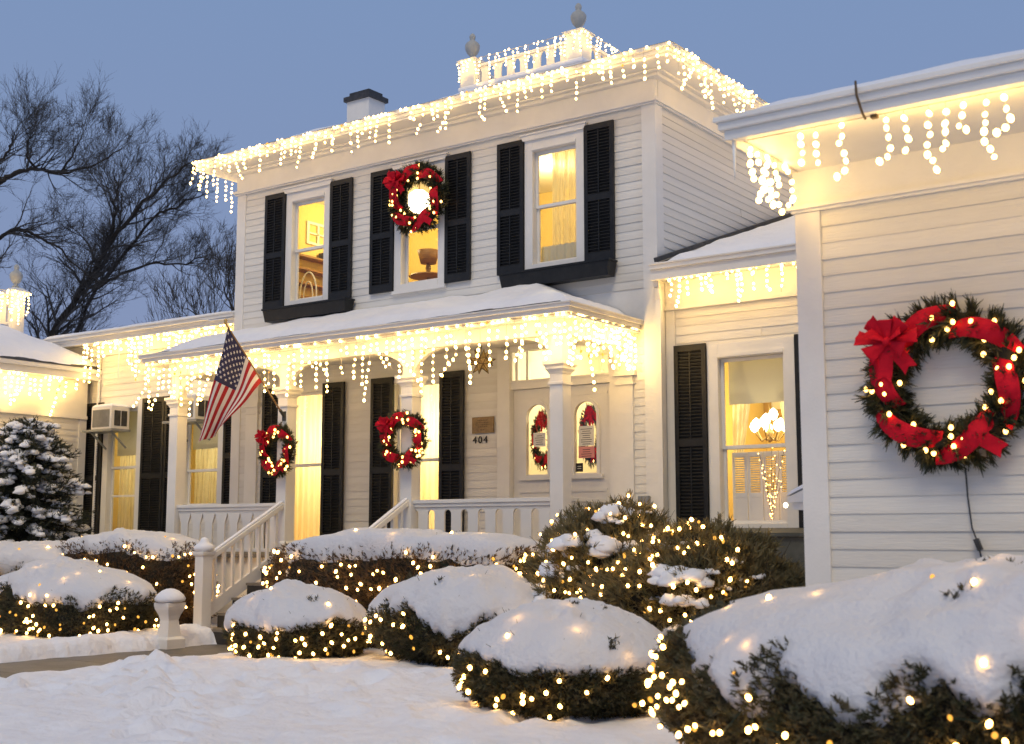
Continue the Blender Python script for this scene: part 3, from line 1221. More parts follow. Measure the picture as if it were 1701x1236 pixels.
field('roof', 'roofing', -19, XW + .31, -9, .56, 40, 50, lw_roof, lw)
field('wing_roof_snow', 'snow', -19, XW + .31, -9, .56, 130, 180,
      lambda x, y: lw_roof(x, y) + .13 * sstep(.0, .35, min(XW + .31 - x, .60 - y) + .1 * fbm(y * 1.1, x, 3)) + .025 * fbm(x * 1.6, y * 1.6, 9) - .02,
      None, kind='stuff', label='thick snow on the roof of the left wing')
cu = thing('cupola_balustrade', 'lit rooftop balustrade post with urn finial above the left wing', 'balustrade', (-15.3, 0, 5))
m_ = MB()
m_.sq([(.14, 0), (.14, 1.62), (.20, 1.65), (.21, 1.72), (.10, 1.80)], (-15.2, .1, 4.75))
post = m_.build('post', 'trim_paint', cu)
m_ = MB()
urn(m_, (-15.2, .1, 6.56), .95)
m_.build('finial', 'urn_stone', post, True)
balustrade_seg(cu, (-15.2, -.04), (-15.2, -3.0), 5.75, 6.40)

# ------------------------------------------------------------------ LINK (right, between main house and front wing)
YK = .2
lk = thing('house_link', 'recessed white link with one tall window right of the main house', 'house wing', (2.4, 2, 0))
TK = front(YK)
K1 = (.81, 1.74)
kw = wall_holes(TK, 0.03, 5.0, .5, 4.95, [(*K1, 1.60, 3.78)], .12).build('front_wall', 'white_paint', lk)
clapboards(kw, 'front', YK - .001, .18, 4.9, 1.0, 4.50, [(K1[0] - .10, K1[1] + .10, 1.58, 3.85)])
window(lk, TK, *K1, 1.60, 3.78, .15, 2.60, head=.20, crown=False)
for a, b in ((.17, .645), (1.905, 2.38)):
    shutter(lk, TK, a, b, 1.55, 4.0)
m_ = MB()
m_.box(.035, .17, YK - .03, YK, .5, 4.52)
m_.build('corner_board', 'trim_paint', lk)
m_ = MB()
m_.box(.035, 5.0, YK - .035, YK, 4.52, 4.90)
m_.box(.035, 5.0, YK - .06, YK, 4.50, 4.54)
m_.build('frieze', 'trim_paint', lk)
m_ = MB()
m_.box(.035, 5.0, -.20, YK - .035, 4.90, 4.925)
m_.box(.035, 5.0, -.24, -.16, 4.86, 4.94)
for z0, z1, o in ((4.94, 5.0, .03), (5.0, 5.06, .07), (5.06, 5.08, .09)):
    m_.box(.035, 5.0, -.2 - o, .05, z0, z1)
m_.build('gutter', 'trim_paint', lk)


def lk_roof(x, y):
    return 5.07 + .345 * (y + .22)


field('roof', 'roofing', .035, 4.9, -.22, 5, 20, 30, lk_roof, lk)
field('link_roof_snow', 'snow', .035, 4.9, -.27, 5, 120, 110,
      lambda x, y: lk_roof(x, y) + (.11 * sstep(.10, .42, x - .035 + .10 * fbm(y * 1.2, 3, 3)) * sstep(-.05, .2, y + .27) + .02 * fbm(x * 2, y * 2, 6)) - .02,
      None, kind='stuff', label='snow lying on the small roof of the link against the side clapboards')
fl = MB()
fl.beam((.10, -.2, 5.14), (.10, 5, 6.93), .05, .06)
fl.build('flashing', 'dark_metal', lk)
room(lk, .1, 4.7, YK + .121, 3.2, 1.0, 4.3)
point('room_light', (1.3, 1.7, 3.0), 90, (1, .78, .36))
bx = thing('cellar_bulkhead', 'low dark grey cellar bulkhead box under the link window', 'bulkhead', (1.5, -.5, 0))
m_ = MB()
m_.box(.50, 2.9, -.75, .16, .0, 1.44)
m_.build('body', 'bulkhead_grey', bx)
m_ = MB()
m_.hexa([(.46, -.80, 1.442), (2.95, -.80, 1.442), (2.95, .17, 1.47), (.46, .17, 1.47)], [(.46, -.80, 1.485), (2.95, -.80, 1.485), (2.95, .17, 1.55), (.46, .17, 1.55)])
m_.build('lid', 'bulkhead_grey', bx)
m_ = MB()
m_.box(-.28, -.12, -.11, -.03, 1.74, 1.98)
tag(m_.build('electrical_box', 'grey_metal', None, bevel=.01), 'small grey electrical box on the house corner beside the porch', 'utility box')

# ------------------------------------------------------------------ FRONT WING (right, near)
XG, YG = 4.88, -6.69
fw = thing('front_wing', 'near white clapboard wing at the right with a deep lit eave', 'house wing', (7, -4, 0))
m_ = MB(front(YG))
m_.add([(XG, 0, .0), (11, 0, .0), (11, 0, 4.1), (XG, 0, 4.1)], [(0, 1, 2, 3)])
fwall = m_.build('front_wall', 'white_paint', fw)
clapboards(fwall, 'front', YG - .001, XG + .16, 9.4, .3, 3.70)
m_ = MB()
m_.add([(XG, YG, .0), (XG, .2, .0), (XG, .2, 4.0), (XG, YG, 4.0)], [(0, 1, 2, 3)])
m_.build('side_wall', 'white_paint', fw)
m_ = MB()
m_.box(XG - .025, XG + .16, YG - .03, YG + .0, .0, 3.70)
m_.box(XG - .026, XG, YG, YG + .14, .0, 3.70)
m_.build('corner_board', 'trim_paint', fw, bevel=.004)
m_ = MB()
m_.box(XG - .03, 11, YG - .035, YG, 3.745, 4.0)
m_.box(XG - .03, XG, YG, .2, 3.745, 4.0)
for z0, z1, o in ((3.70, 3.72, .045), (3.72, 3.745, .07)):
    m_.box(XG - o, 11, YG - o, YG, z0, z1)
    m_.box(XG - o, XG, YG, .2, z0, z1)
m_.build('frieze', 'trim_paint', fw)
m_ = MB()
m_.box(XG - .03, 11, YG - 1.0, YG, 4.0, 4.03)
m_.build('soffit', 'trim_paint', fw)
m_ = MB()
for z0, z1, o in ((3.985, 4.05, .03), (4.05, 4.10, .06), (4.10, 4.135, .085)):
    m_.box(XG - .04 - o, 11, YG - 1.0 - o, YG - .965, z0, z1)
    m_.box(XG - .04 - o, XG - .03, YG - .965, .0, z0, z1)
m_.build('fascia', 'trim_paint', fw, bevel=.006)
field('roof', 'roofing', XG - .1, 11, YG - 1.07, .0, 10, 20, lambda x, y: 4.137 + .30 * (y - YG + 1.07), fw)
field('front_wing_snow', 'snow', XG - .1, 11, YG - 1.06, 0, 80, 90,
      lambda x, y: 4.137 + .30 * (y - YG + 1.07) + .06 * sstep(.0, .3, y - YG + 1.06) * sstep(0, .3, x - XG + .1) + .015 * fbm(x * 2, y * 2, 4) - .012, None, kind='stuff',
      label='thin snow on the roof of the near right wing')
# clip and hook on the fascia
m_ = MB()
m_.tube([(5.72, YG - 1.10, 4.17), (5.725, YG - 1.105, 4.08), (5.74, YG - 1.06, 3.98), (5.745, YG - 1.02, 3.95)], .008, 6)
m_.box(5.76, 5.80, YG - .98, YG - .94, 3.965, 3.985)
tag(m_.build('gutter_hook', 'brass_line', None), 'bent dark metal hook over the edge of the near right eave', 'hook')
# small snowy hood with a lamp on the wing's side wall
hd = thing('side_hood', 'small snow covered entrance hood on the side of the near right wing', 'hood', (4.6, -5.2, 1.7))
m_ = MB()
m_.hexa([(4.08, -5.2, 1.72), (4.85, -5.2, 1.72), (4.85, -4.5, 1.72), (4.08, -4.5, 1.72)], [(4.08, -5.2, 1.76), (4.85, -5.2, 2.10), (4.85, -4.5, 2.10), (4.08, -4.5, 1.76)])
m_.box(4.11, 4.85, -5.17, -4.53, 1.66, 1.719)
m_.build('roof', 'trim_paint', hd)
m_ = MB()
m_.hexa([(4.06, -5.22, 1.763), (4.85, -5.22, 2.112), (4.85, -4.48, 2.112), (4.06, -4.48, 1.763)], [(4.10, -5.17, 1.82), (4.85, -5.17, 2.18), (4.85, -4.52, 2.18), (4.10, -4.52, 1.82)])
m_.build('snow_layer', 'snow', hd, bevel=.02)
m_ = MB()
m_.beam((4.3, -5.1, 1.66), (4.85, -5.1, 1.3), .05, .05)
m_.build('brace', 'trim_paint', hd)
m_ = MB()
m_.lathe([(.002, -.022), (.014, -.016), (.02, 0), (.014, .016), (.002, .022)], (4.02, -5.1, 1.70), 10)
tag(m_.build('hood_lamp', 'globe_glow', None, True), 'single bright bulb at the tip of the small side hood', 'lamp')

# ------------------------------------------------------------------ flower boxes
for x0, x1, z0, z1, lab in ((-7.42, -5.53, 5.02, 5.21, 'long black window box below the leftmost upper window'), (-2.47, -.60, 5.02, 5.22, 'long black window box below the upper window nearest the corner')):
    t = thing('window_box', lab, 'window box', ((x0 + x1) / 2, -.15, z0), 'black upper window boxes')
    m_ = MB()
    m_.hexa([(x0 + .03, -.24, z0), (x1 - .03, -.24, z0), (x1 - .03, -.06, z0), (x0 + .03, -.06, z0)], [(x0, -.27, z1), (x1, -.27, z1), (x1, -.05, z1), (x0, -.05, z1)])
    m_.build('trough', 'black_paint', t)
    m_ = MB()
    m_.box(x0 - .015, x1 + .015, -.285, -.045, z1 + .001, z1 + .03)
    m_.build('rim', 'black_paint', t)

# ------------------------------------------------------------------ plaque, house number
pq = thing('wall_plaque', 'brown metal plaque above the house number beside the porch door', 'plaque', (-2.93, -.03, 3.07))
m_ = MB(T0)
m_.box(-3.13, -2.73, .025, .045, 2.95, 3.19)
m_.build('plate', 'brass', pq, bevel=.004)
m_ = MB(T0)
for z, w in ((3.14, .10), (3.105, .12), (3.075, .13), (3.045, .09), (3.0, .04)):
    u = -2.93 - w
    while u < -2.93 + w:
        d = rng.uniform(.012, .04)
        m_.box(u, min(u + d, -2.93 + w), .045, .047, z - .006, z + .006)
        u += d + .012
m_.build('engraving', 'brass_line', pq, kind='stuff')


def text_obj(name, s, size, loc, rotx, m, parent=None, ext=.006):
    cu_ = bpy.data.curves.new(name, 'FONT')
    cu_.body = s
    cu_.size = size
    cu_.extrude = ext
    cu_.align_x = 'CENTER'
    cu_.materials.append(M[m])
    tmp = bpy.data.objects.new(name, cu_)
    col.objects.link(tmp)
    dg = bpy.context.evaluated_depsgraph_get()
    me = bpy.data.meshes.new_from_object(tmp.evaluated_get(dg))
    bpy.data.objects.remove(tmp)
    o = bpy.data.objects.new(name, me)
    off = OFF.get(parent.name, (0, 0, 0)) if parent else (0, 0, 0)
    o.location = tuple(a - b for a, b in zip(loc, off))
    o.rotation_euler = (rotx, 0, 0)
    col.objects.link(o)
    o.parent = parent
    OFF[o.name] = off
    return o


hnum = thing('house_number', 'dark house number 404 on the clapboards below the plaque', 'house number', (-3.0, -.03, 2.81))
for dx, ch_ in ((-.10, '4'), (0, '0'), (.10, '4')):
    text_obj('digit', ch_, .15, (-2.985 + dx, -.03, 2.805), R(90), 'number_dark', hnum)

# ------------------------------------------------------------------ curtains, shades and things in the rooms
def curtain(x0, x1, y, z0, z1, m, label, cat='curtain', folds=9, amp=.035, gather=None):
    nx_, nz_ = folds * 6, 10
    V = []
    for j in range(nz_ + 1):
        t = j / nz_
        for i in range(nx_ + 1):
            s = i / nx_
            x = x0 + (x1 - x0) * s
            if gather:
                x = gather(s, t, x)
            V.append((x, y + amp * math.sin(s * folds * 2 * math.pi + 1.3 * math.sin(s * 7 + .8 * t)) * (.75 - .35 * t), z0 + (z1 - z0) * t))
    i = np.arange(nx_ * nz_)
    a = (i // nx_) * (nx_ + 1) + i % nx_
    o = fast_mesh('curtain' if cat == 'curtain' else 'roller_shade', V, np.stack([a, a + 1, a + nx_ + 2, a + nx_ + 1], 1), m, None, True)
    return tag(o, label, cat)


curtain(-7.15, -6.1, .24, 1.25, 3.85, 'sheer_pale', 'pale sheer curtain glowing in the tall porch window behind the flag column')
curtain(-4.7, -3.68, .24, 1.25, 3.85, 'sheer_pale', 'pale sheer curtain glowing in the tall porch window beside the plaque')
curtain(-1.90, -1.2, .28, 5.3, 7.1, 'lace', 'half drawn lace curtain in the upper window nearest the house corner', folds=8)
curtain(-2.06, -1.25, .22, 5.3, 5.68, 'shade_cloth', 'grey lower cafe curtain in the upper window nearest the house corner', folds=7)
curtain(-12.3, -11.4, .66, 1.35, 3.1, 'lace', 'yellow lit lace curtain below the far left air conditioner')
curtain(-12.3, -11.4, .60, 2.98, 3.9, 'shade_cloth', 'half lowered shade below the far left air conditioner', 'window shade', 1, .0)
curtain(-10.1, -9.1, .66, 1.9, 3.1, 'lace', 'yellow lit lace curtain behind the porch railing below the flag')
curtain(-10.1, -9.1, .60, 3.02, 3.9, 'shade_cloth', 'half lowered shade in the window behind the flag', 'window shade', 1, .0)
curtain(.84, 1.78, .42, 3.18, 3.80, 'shade_cloth', 'half lowered roller shade in the link window', 'window shade', 1, .0)
curtain(.84, 1.12, .50, 2.55, 3.3, 'sheer_pale', 'pale sheer drape on the west side of the link window', folds=4, gather=lambda s, t, x: .84 + (x - .84) * (.55 + .45 * t))
curtain(1.50, 1.78, .50, 2.55, 3.3, 'sheer_pale', 'pale sheer drape on the east side of the link window', folds=4, gather=lambda s, t, x: 1.78 - (1.78 - x) * (.55 + .45 * t))
lp_ = thing('glow_bulb_cluster', 'added cluster of blazing bulbs on gilt arms imitating the bright glow behind the link window sash', 'lamp', (1.15, 1.0, 4.2))  # made-up fixture, added to imitate the irregular bright glow in this window
m_ = MB()
m_.tube([(1.15, 1.0, 2.76), (1.15, 1.0, 4.29)], .014, 6)
m_.lathe([(.005, -.1), (.05, -.07), (.03, -.02), (.06, .03), (.02, .09)], (1.15, 1.0, 2.80), 12)
cups = []
for k in range(7):
    a = 2 * math.pi * k / 7 + .3
    e_ = Vector((1.15 + .21 * math.cos(a), 1.0 + .21 * math.sin(a), 2.85 + .05 * (k % 2)))
    m_.tube([(1.15, 1.0, 2.80), (1.15 + .12 * math.cos(a), 1.0 + .12 * math.sin(a), 2.72), tuple(e_)], .010, 5)
    cups.append(e_)
m_.build('arms', 'gold', lp_, True, recalc=False, kind='stuff')
for e_ in cups + [Vector((1.12, .96, 2.95)), Vector((1.2, 1.02, 3.02))]:
    m_ = MB()
    m_.lathe([(.002, -.02), (.045, .01), (.065, .06), (.05, .11), (.002, .15)], tuple(e_), 12)
    m_.build('bulb', 'globe_glow', lp_, True)
tg = thing('reflection_spray', 'added spray of tiny warm bulbs imitating lights reflected in the lower link window pane', 'imitated reflection', (1.45, .30, 1.62))  # added twigs and bulbs in place of the sparkle reflected by the pane
m_ = MB()
tips = []
for k in range(8):
    a0, a1 = rng.uniform(-.32, .22), rng.uniform(.45, .95)
    ps = [Vector((1.46 + a0 * t_ ** 1.4, .30 + rng.uniform(-.01, .01), 1.62 + a1 * t_)) for t_ in np.linspace(0, 1, 9)]
    m_.tube([tuple(p) for p in ps], .003, 3)
    tips += [p + Vector((rng.uniform(-.02, .02), -.01, rng.uniform(-.02, .02))) for p in ps[1:]]
m_.build('twigs', 'bark', tg, recalc=False, kind='stuff')
SPARKLE_PTS = tips
# cafe shutters in the lower link sash
for x0, x1, lab in ((.88, 1.09, 'first'), (1.10, 1.31, 'second'), (1.32, 1.53, 'third'), (1.54, 1.75, 'last')):
    t = thing('cafe_shutter', f'{lab} white louvered cafe shutter from the west in the lower link window', 'interior shutter', ((x0 + x1) / 2, .40, 1.6), 'interior cafe shutters')
    m_ = MB(front(.40))
    m_.box(x0, x0 + .035, -.01, .01, 1.62, 2.54)
    m_.box(x1 - .035, x1, -.01, .01, 1.62, 2.54)
    for z in (1.62, 1.95, 2.48):
        m_.box(x0 + .035, x1 - .035, -.009, .009, z, z + .06)
    m_.build('frame', 'trim_paint', t)
    m_ = MB(front(.40))
    z = 2.02
    while z < 2.47:
        m_.hexa([(x0 + .035, -.012, z), (x1 - .035, -.012, z), (x1 - .035, .010, z + .012), (x0 + .035, .010, z + .012)],
                [(x0 + .035, -.012, z + .004), (x1 - .035, -.012, z + .004), (x1 - .035, .010, z + .016), (x0 + .035, .010, z + .016)])
        z += .03
    m_.box(x0 + .035, x1 - .035, -.004, .004, 1.68, 1.95)
    m_.build('louvers', 'trim_paint', t, kind='stuff')
# gilt framed picture on the back wall of the link room
pc = thing('framed_picture', 'gilt framed picture glimpsed between the drapes in the link window', 'picture', (.45, 3.15, 3.6))
m_ = MB(front(3.18))
for a, b, c, d in ((-.35, .65, 3.25, 3.37), (-.35, .65, 4.05, 4.17), (-.35, -.23, 3.37, 4.05), (.53, .65, 3.37, 4.05)):
    m_.box(a, b, 0, .05, c, d)
m_.v = [(x + .45, y, z) for x, y, z in m_.v]
m_.build('frame', 'gold', pc)
m_ = MB(front(3.18))
m_.box(.22, .98, 0, .02, 3.37, 4.05)
m_.build('canvas', 'room_white', pc)
# upstairs: chair, shelf, pictures, lamp and table
chb = thing('bentwood_chair', 'bentwood chair back inside the leftmost upper window', 'chair', (-7.1, .6, 4.9))
m_ = MB()
arc = [(-7.12 + .20 * math.cos(t), .50, 5.55 + .42 * math.sin(t)) for t in np.linspace(0, math.pi, 15)]
m_.tube([(-6.92, .52, 4.9)] + arc + [(-7.32, .52, 4.9)], .014, 6)
arc = [(-7.12 + .11 * math.cos(t), .50, 5.52 + .29 * math.sin(t)) for t in np.linspace(0, math.pi, 12)]
m_.tube([(-7.01, .52, 5.32)] + arc + [(-7.23, .52, 5.32)], .011, 6)
m_.build('backrest', 'room_white', chb, True)
m_ = MB()
m_.lathe([(.2, 0), (.21, .02), (.2, .04)], (-7.12, .70, 5.29), 18)
m_.build('seat', 'wood_room', chb)
for a, b in ((-.15, .85), (.15, .85), (-.17, .56), (.17, .56)):
    m_ = MB()
    m_.tube([(-7.12 + a * .8, b, 5.29), (-7.12 + a * 1.1, b, 4.76)], .014, 6)
    m_.build('leg', 'wood_room', chb)
bs = thing('wall_shelf', 'wooden wall shelves seen through the leftmost upper window', 'shelf', (-8.0, 1.7, 5.6))
for z in (5.72, 5.98, 6.24, 6.48):
    m_ = MB()
    m_.box(-8.15, -7.92, .9, 2.7, z, z + .035)
    m_.build('shelf_board', 'wood_room', bs)
m_ = MB()
m_.box(-8.12, -7.95, 1.75, 2.2, 6.517, 6.66)
tag(m_.build('storage_box', 'dark_metal', None), 'dark box on the top shelf in the leftmost upper room', 'box')
pcf = thing('framed_picture', 'white framed picture on the yellow wall of the leftmost upper room', 'picture', (-8.1, 1.75, 6.9))
m_ = MB(east(-8.155))
for a, b, c, d in ((1.45, 2.05, 6.80, 6.85), (1.45, 2.05, 7.18, 7.23), (1.45, 1.51, 6.85, 7.18), (1.99, 2.05, 6.85, 7.18), (1.72, 1.77, 6.85, 7.18), (1.51, 1.99, 7.0, 7.03)):
    m_.box(a, b, .001, .03, c, d)
m_.build('frame', 'room_white', pcf)
tb = thing('round_side_table', 'round dark side table behind the middle upper window', 'table', (-5.02, 1.2, 4.76))
m_ = MB()
m_.lathe([(.30, 0), (.33, .015), (.30, .04)], (-5.02, 1.2, 5.74), 24)
m_.build('top', 'wood_room', tb)
m_ = MB()
m_.lathe([(.18, 0), (.04, .05), (.035, .97)], (-5.02, 1.2, 4.76), 12)
m_.build('leg', 'wood_room', tb)
tl = thing('table_lamp', 'dark shaded lamp on the round table behind the middle upper window', 'lamp', (-5.02, 1.2, 5.78))
m_ = MB()
m_.lathe([(.08, 0), (.03, .03), (.05, .12), (.02, .22)], (-5.02, 1.2, 5.785), 12)
m_.build('base', 'brass', tl)
m_ = MB()
m_.lathe([(.13, .2), (.19, .42)], (-5.02, 1.2, 5.78), 18)
m_.build('lamp_shade', 'wood_room', tl, True)
gb = thing('globe_lamp', 'blazing white globe lamp shining through the wreath on the middle upper window', 'lamp', (-4.72, .62, 6.8))
m_ = MB()
m_.lathe([(.005, -.2), (.09, -.18), (.16, -.12), (.2, 0), (.16, .12), (.09, .18), (.005, .2)], (-4.75, .62, 6.88), 18)
m_.build('globe', 'globe_glow', gb, True)
m_ = MB()
m_.tube([(-4.75, .62, 7.08), (-4.75, .62, 7.61)], .012, 6)
m_.build('stem', 'brass', gb)
# notices on the door lights
for x, z0, z1, w, m1, lab in ((-2.0, 2.72, 2.92, .105, 'sign_paper', 'white printed notice on the left door light'),
                              (-1.20, 2.70, 2.98, .125, 'sign_paper', 'white notice with small emblem on the right door light'),
                              (-1.20, 2.53, 2.69, .13, 'sign_pink', 'pink printed notice under the white one on the right door light'),
                              (-1.32, 2.34, 2.46, .06, 'ink', 'dark small sticker in the lower corner of the right door light')):
    t = thing('door_notice', lab, 'notice', (x, .09, z0), 'notices stuck to the door lights')
    m_ = MB(T0)
    m_.box(x - w, x + w, -.0795, -.077, z0, z1)
    m_.build('sheet', m1, t)
    m_ = MB(T0)
    z = z1 - .045
    while z > z0 + .025:
        l_ = w * rng.uniform(.45, .8)
        m_.box(x - l_, x + l_, -.0768, -.0762, z - .004, z + .004)
        z -= .03
    m_.build('print_lines', 'sign_paper' if m1 == 'ink' else 'ink', t, kind='stuff')

# ------------------------------------------------------------------ foliage
def sprigs(P, D, L, W, needles, seed, spread=.9):
    """P (n,3) roots, D (n,3) unit directions -> triangles: each sprig = needles thin blades fanned round D"""
    rs = np.random.RandomState(seed)
    n = len(P)
    L = np.broadcast_to(L, (n,)).reshape(n, 1)
    V, k = [], 0
    for j in range(needles):
        t = rs.uniform(0, .75, (n, 1))
        root = P + D * L * t
        dd = D + rs.normal(0, spread * .5, (n, 3))
        dd /= np.linalg.norm(dd, axis=1, keepdims=True)
        ln = L * rs.uniform(.45, .9, (n, 1)) * (1 - .35 * t)
        side = np.cross(dd, rs.normal(0, 1, (n, 3)))
        side /= np.linalg.norm(side, axis=1, keepdims=True) + 1e-9
        w = L * W
        V.append(np.stack([root - side * w, root + side * w, root + dd * ln + side * w * .25, root + dd * ln - side * w * .25], 1))
    V = np.concatenate(V, 0).reshape(-1, 3)
    F = np.arange(len(V)).reshape(-1, 4)
    return V, F


_ico = {}


def bulb_mesh(m, r, sub=1, tall=1.2):
    key = (m, r, sub)
    if key not in _ico:
        me = bpy.data.meshes.new('bulb')
        b = bmesh.new()
        bmesh.ops.create_icosphere(b, subdivisions=sub, radius=r)
        for v in b.verts:
            v.co.z *= tall
        b.to_mesh(me)
        b.free()
        me.polygons.foreach_set('use_smooth', [True] * len(me.polygons))
        me.materials.append(M[m])
        _ico[key] = me
    return _ico[key]


def bulbs(parent, pts, m, r, sub=1):
    me = bulb_mesh(m, r, sub)
    dim = bulb_mesh('bulb_amber', r * .9, sub)
    soft = .16 if m == 'bulb_bush' else (.0 if m == 'bulb_wing' else .02)
    for p in pts:
        k = rng.uniform(.78, 1.16)
        o = inst('bulb', dim if rng.random() < soft else me, parent, tuple(p), 0, (k, k, k * rng.uniform(.9, 1.2)))
        o.rotation_euler = (rng.uniform(-.6, .6), rng.uniform(-.6, .6), 0)


class Bush:
    def __init__(s, c, rx, ry, h, p=2.4, rough=.07, seed=0, lobes=()):
        s.c, s.rx, s.ry, s.h, s.p, s.rough, s.seed, s.lobes = c, rx, ry, h, p, rough, seed, lobes
        s.o = Vector((c[0], c[1], c[2] + h * .5))

    def r(s, d):
        e = (abs(d[0] / s.rx) ** s.p + abs(d[1] / s.ry) ** s.p + abs(d[2] / (s.h * .5)) ** s.p) ** (-1 / s.p)
        q = s.seed * 3.7
        e *= 1 + s.rough * fbm(d[0] * 2.2 + q, d[1] * 2.2, d[2] * 2.2 + q)
        for (lx, ly, lz), k, a in s.lobes:
            v = d[0] * lx + d[1] * ly + d[2] * lz
            if v > 0:
                e *= 1 + a * v ** k
        return e

    def pt(s, d, f=1.0):
        rr = s.r(d) * f
        return (s.o.x + d[0] * rr, s.o.y + d[1] * rr, s.o.z + d[2] * rr)

    def snow(s, dv, inset=0.0):
        thr, amp, ts, holes = s.cap
        q = s.seed * 2.1
        rr = s.r(dv)
        hz = dv[2] * rr / s.h + .5
        e = thr + amp * s.edge(dv)
        k = math.sqrt(sstep(-.15, 1.0, (hz - e) / .16))
        lump = .85 + .42 * fbm(dv[0] * 1.5 + q, dv[1] * 1.5, dv[2] * 1.5) + .12 * fbm(dv[0] * 4.5 + q, dv[1] * 4.5, dv[2] * 4.5) + .05 * fbm(dv[0] * 13 + q, dv[1] * 13, dv[2] * 13)
        side = .45 + .55 * sstep(.0, .8, dv[2])
        tk = -.16 + (.16 + ts * lump * side) * k
        for (hx, hy, hz_), hr, hd in holes:
            dd = (dv[0] - hx) ** 2 + (dv[1] - hy) ** 2 + (dv[2] - hz_) ** 2
            tk -= hd * math.exp(-dd / (hr * hr))
        t2 = rr + tk - inset
        return (s.o.x + dv[0] * t2, s.o.y + dv[1] * t2, s.o.z + dv[2] * t2 + .3 * max(tk, 0)), k

    def edge(s, dv):
        """how far above or below its mean height the snow ends, here"""
        q = s.seed * 1.3
        rr = s.r(dv)
        x, y = dv[0] * rr, dv[1] * rr
        return .62 * fbm(x * 1.25 + q, y * 1.25, q) + .20 * fbm(x * 4.0 + q, y * 4.0, q + 4) + .06 * fbm(x * 11, y * 11, q)


def sph(th, ph):
    return (math.cos(ph) * math.cos(th), math.cos(ph) * math.sin(th), math.sin(ph))


def make_bush(name, label, cat, B, leaf, leafL, nleaf, needles=7, thr=.5, amp=.35, ts=.10, upward=.35, snow=True, group=None, W=.09, holes=(), tuft=0, spread=.9):
    t = thing(name, label, cat, (B.c[0], B.c[1], B.c[2]), group)
    B.cap = (thr, amp, ts, holes)
    rs = np.random.RandomState(B.seed + 100)
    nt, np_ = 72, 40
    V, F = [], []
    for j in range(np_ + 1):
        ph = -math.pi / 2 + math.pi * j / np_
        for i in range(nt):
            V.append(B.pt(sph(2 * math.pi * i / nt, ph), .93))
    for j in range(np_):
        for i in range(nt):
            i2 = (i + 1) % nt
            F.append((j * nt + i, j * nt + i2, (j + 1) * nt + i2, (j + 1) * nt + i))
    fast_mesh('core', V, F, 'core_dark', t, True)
    # leaves
    d = rs.normal(0, 1, (nleaf * 4, 3)) * np.array([B.rx, B.ry, B.h * .5])
    d /= np.linalg.norm(d, axis=1, keepdims=True)
    P, D, LL = [], [], []
    for v in d:
        if len(P) >= nleaf:
            break
        rr = B.r(v)
        hz = (v[2] * rr) / B.h + .5
        if snow and hz > thr + amp * B.edge(v) + .10:
            continue
        if v[1] > .55 * math.hypot(v[0], v[1]) + .15 or (v[0] < -.8 and v[1] > .1):
            continue
        f = rs.uniform(.88, 1.02)
        P.append((B.o.x + v[0] * rr * f, B.o.y + v[1] * rr * f, B.o.z + v[2] * rr * f))
        dd = np.array(v) * .8 + rs.normal(0, .4, 3) + np.array([0, 0, upward])
        D.append(dd / np.linalg.norm(dd))
        LL.append(leafL * rs.uniform(.6, 1.25))
    if tuft:
        for k in range(tuft):
            v = np.array(sph(rs.uniform(-math.pi, .2), rs.uniform(.2, 1.3)))
            rr = B.r(v) + ts * .5
            for q in range(16):
                P.append((B.o.x + v[0] * rr + rs.normal(0, .03), B.o.y + v[1] * rr + rs.normal(0, .03), B.o.z + v[2] * rr + rs.normal(0, .02)))
                dd = v * .4 + rs.normal(0, .5, 3) + np.array([0, 0, .6])
                D.append(dd / np.linalg.norm(dd))
                LL.append(leafL * rs.uniform(.7, 1.3))
    tw_ = MB()
    for k in range(70):
        v = np.array(sph(rs.uniform(-math.pi, .4), rs.uniform(-.7, .75)))
        a_ = Vector(B.pt(v, .80))
        d_ = (Vector(v) + Vector((rs.normal(0, .5), rs.normal(0, .5), .45 + rs.normal(0, .3)))).normalized()
        ln = leafL * rs.uniform(2.2, 4.2)
        tw_.tube([tuple(a_), tuple(a_ + d_ * ln * .6), tuple(a_ + d_ * ln + Vector((rs.normal(0, .02), rs.normal(0, .02), .01)))], [.005, .0035, .0015], 3)
    tw_.build('twigs', 'bark', t, recalc=False, kind='stuff')
    V, F = sprigs(np.array(P), np.array(D), np.array(LL), W, needles, B.seed, spread)
    fast_mesh('foliage', V, F, leaf, t, False, kind='stuff')
    if snow:
        nt, np_ = 150, 84
        V, F = [], []
        q = B.seed * 2.1
        for j in range(np_ + 1):
            ph = -math.pi * .22 + (math.pi * .72) * j / np_
            for i in range(nt):
                th = 2 * math.pi * i / nt
                V.append(B.snow(sph(th, ph))[0])
        for j in range(np_):
            for i in range(nt):
                i2 = (i + 1) % nt
                F.append((j * nt + i, j * nt + i2, (j + 1) * nt + i2, (j + 1) * nt + i))
        fast_mesh('snow_cap', V, F, 'snow_cap', t, True)
    return t


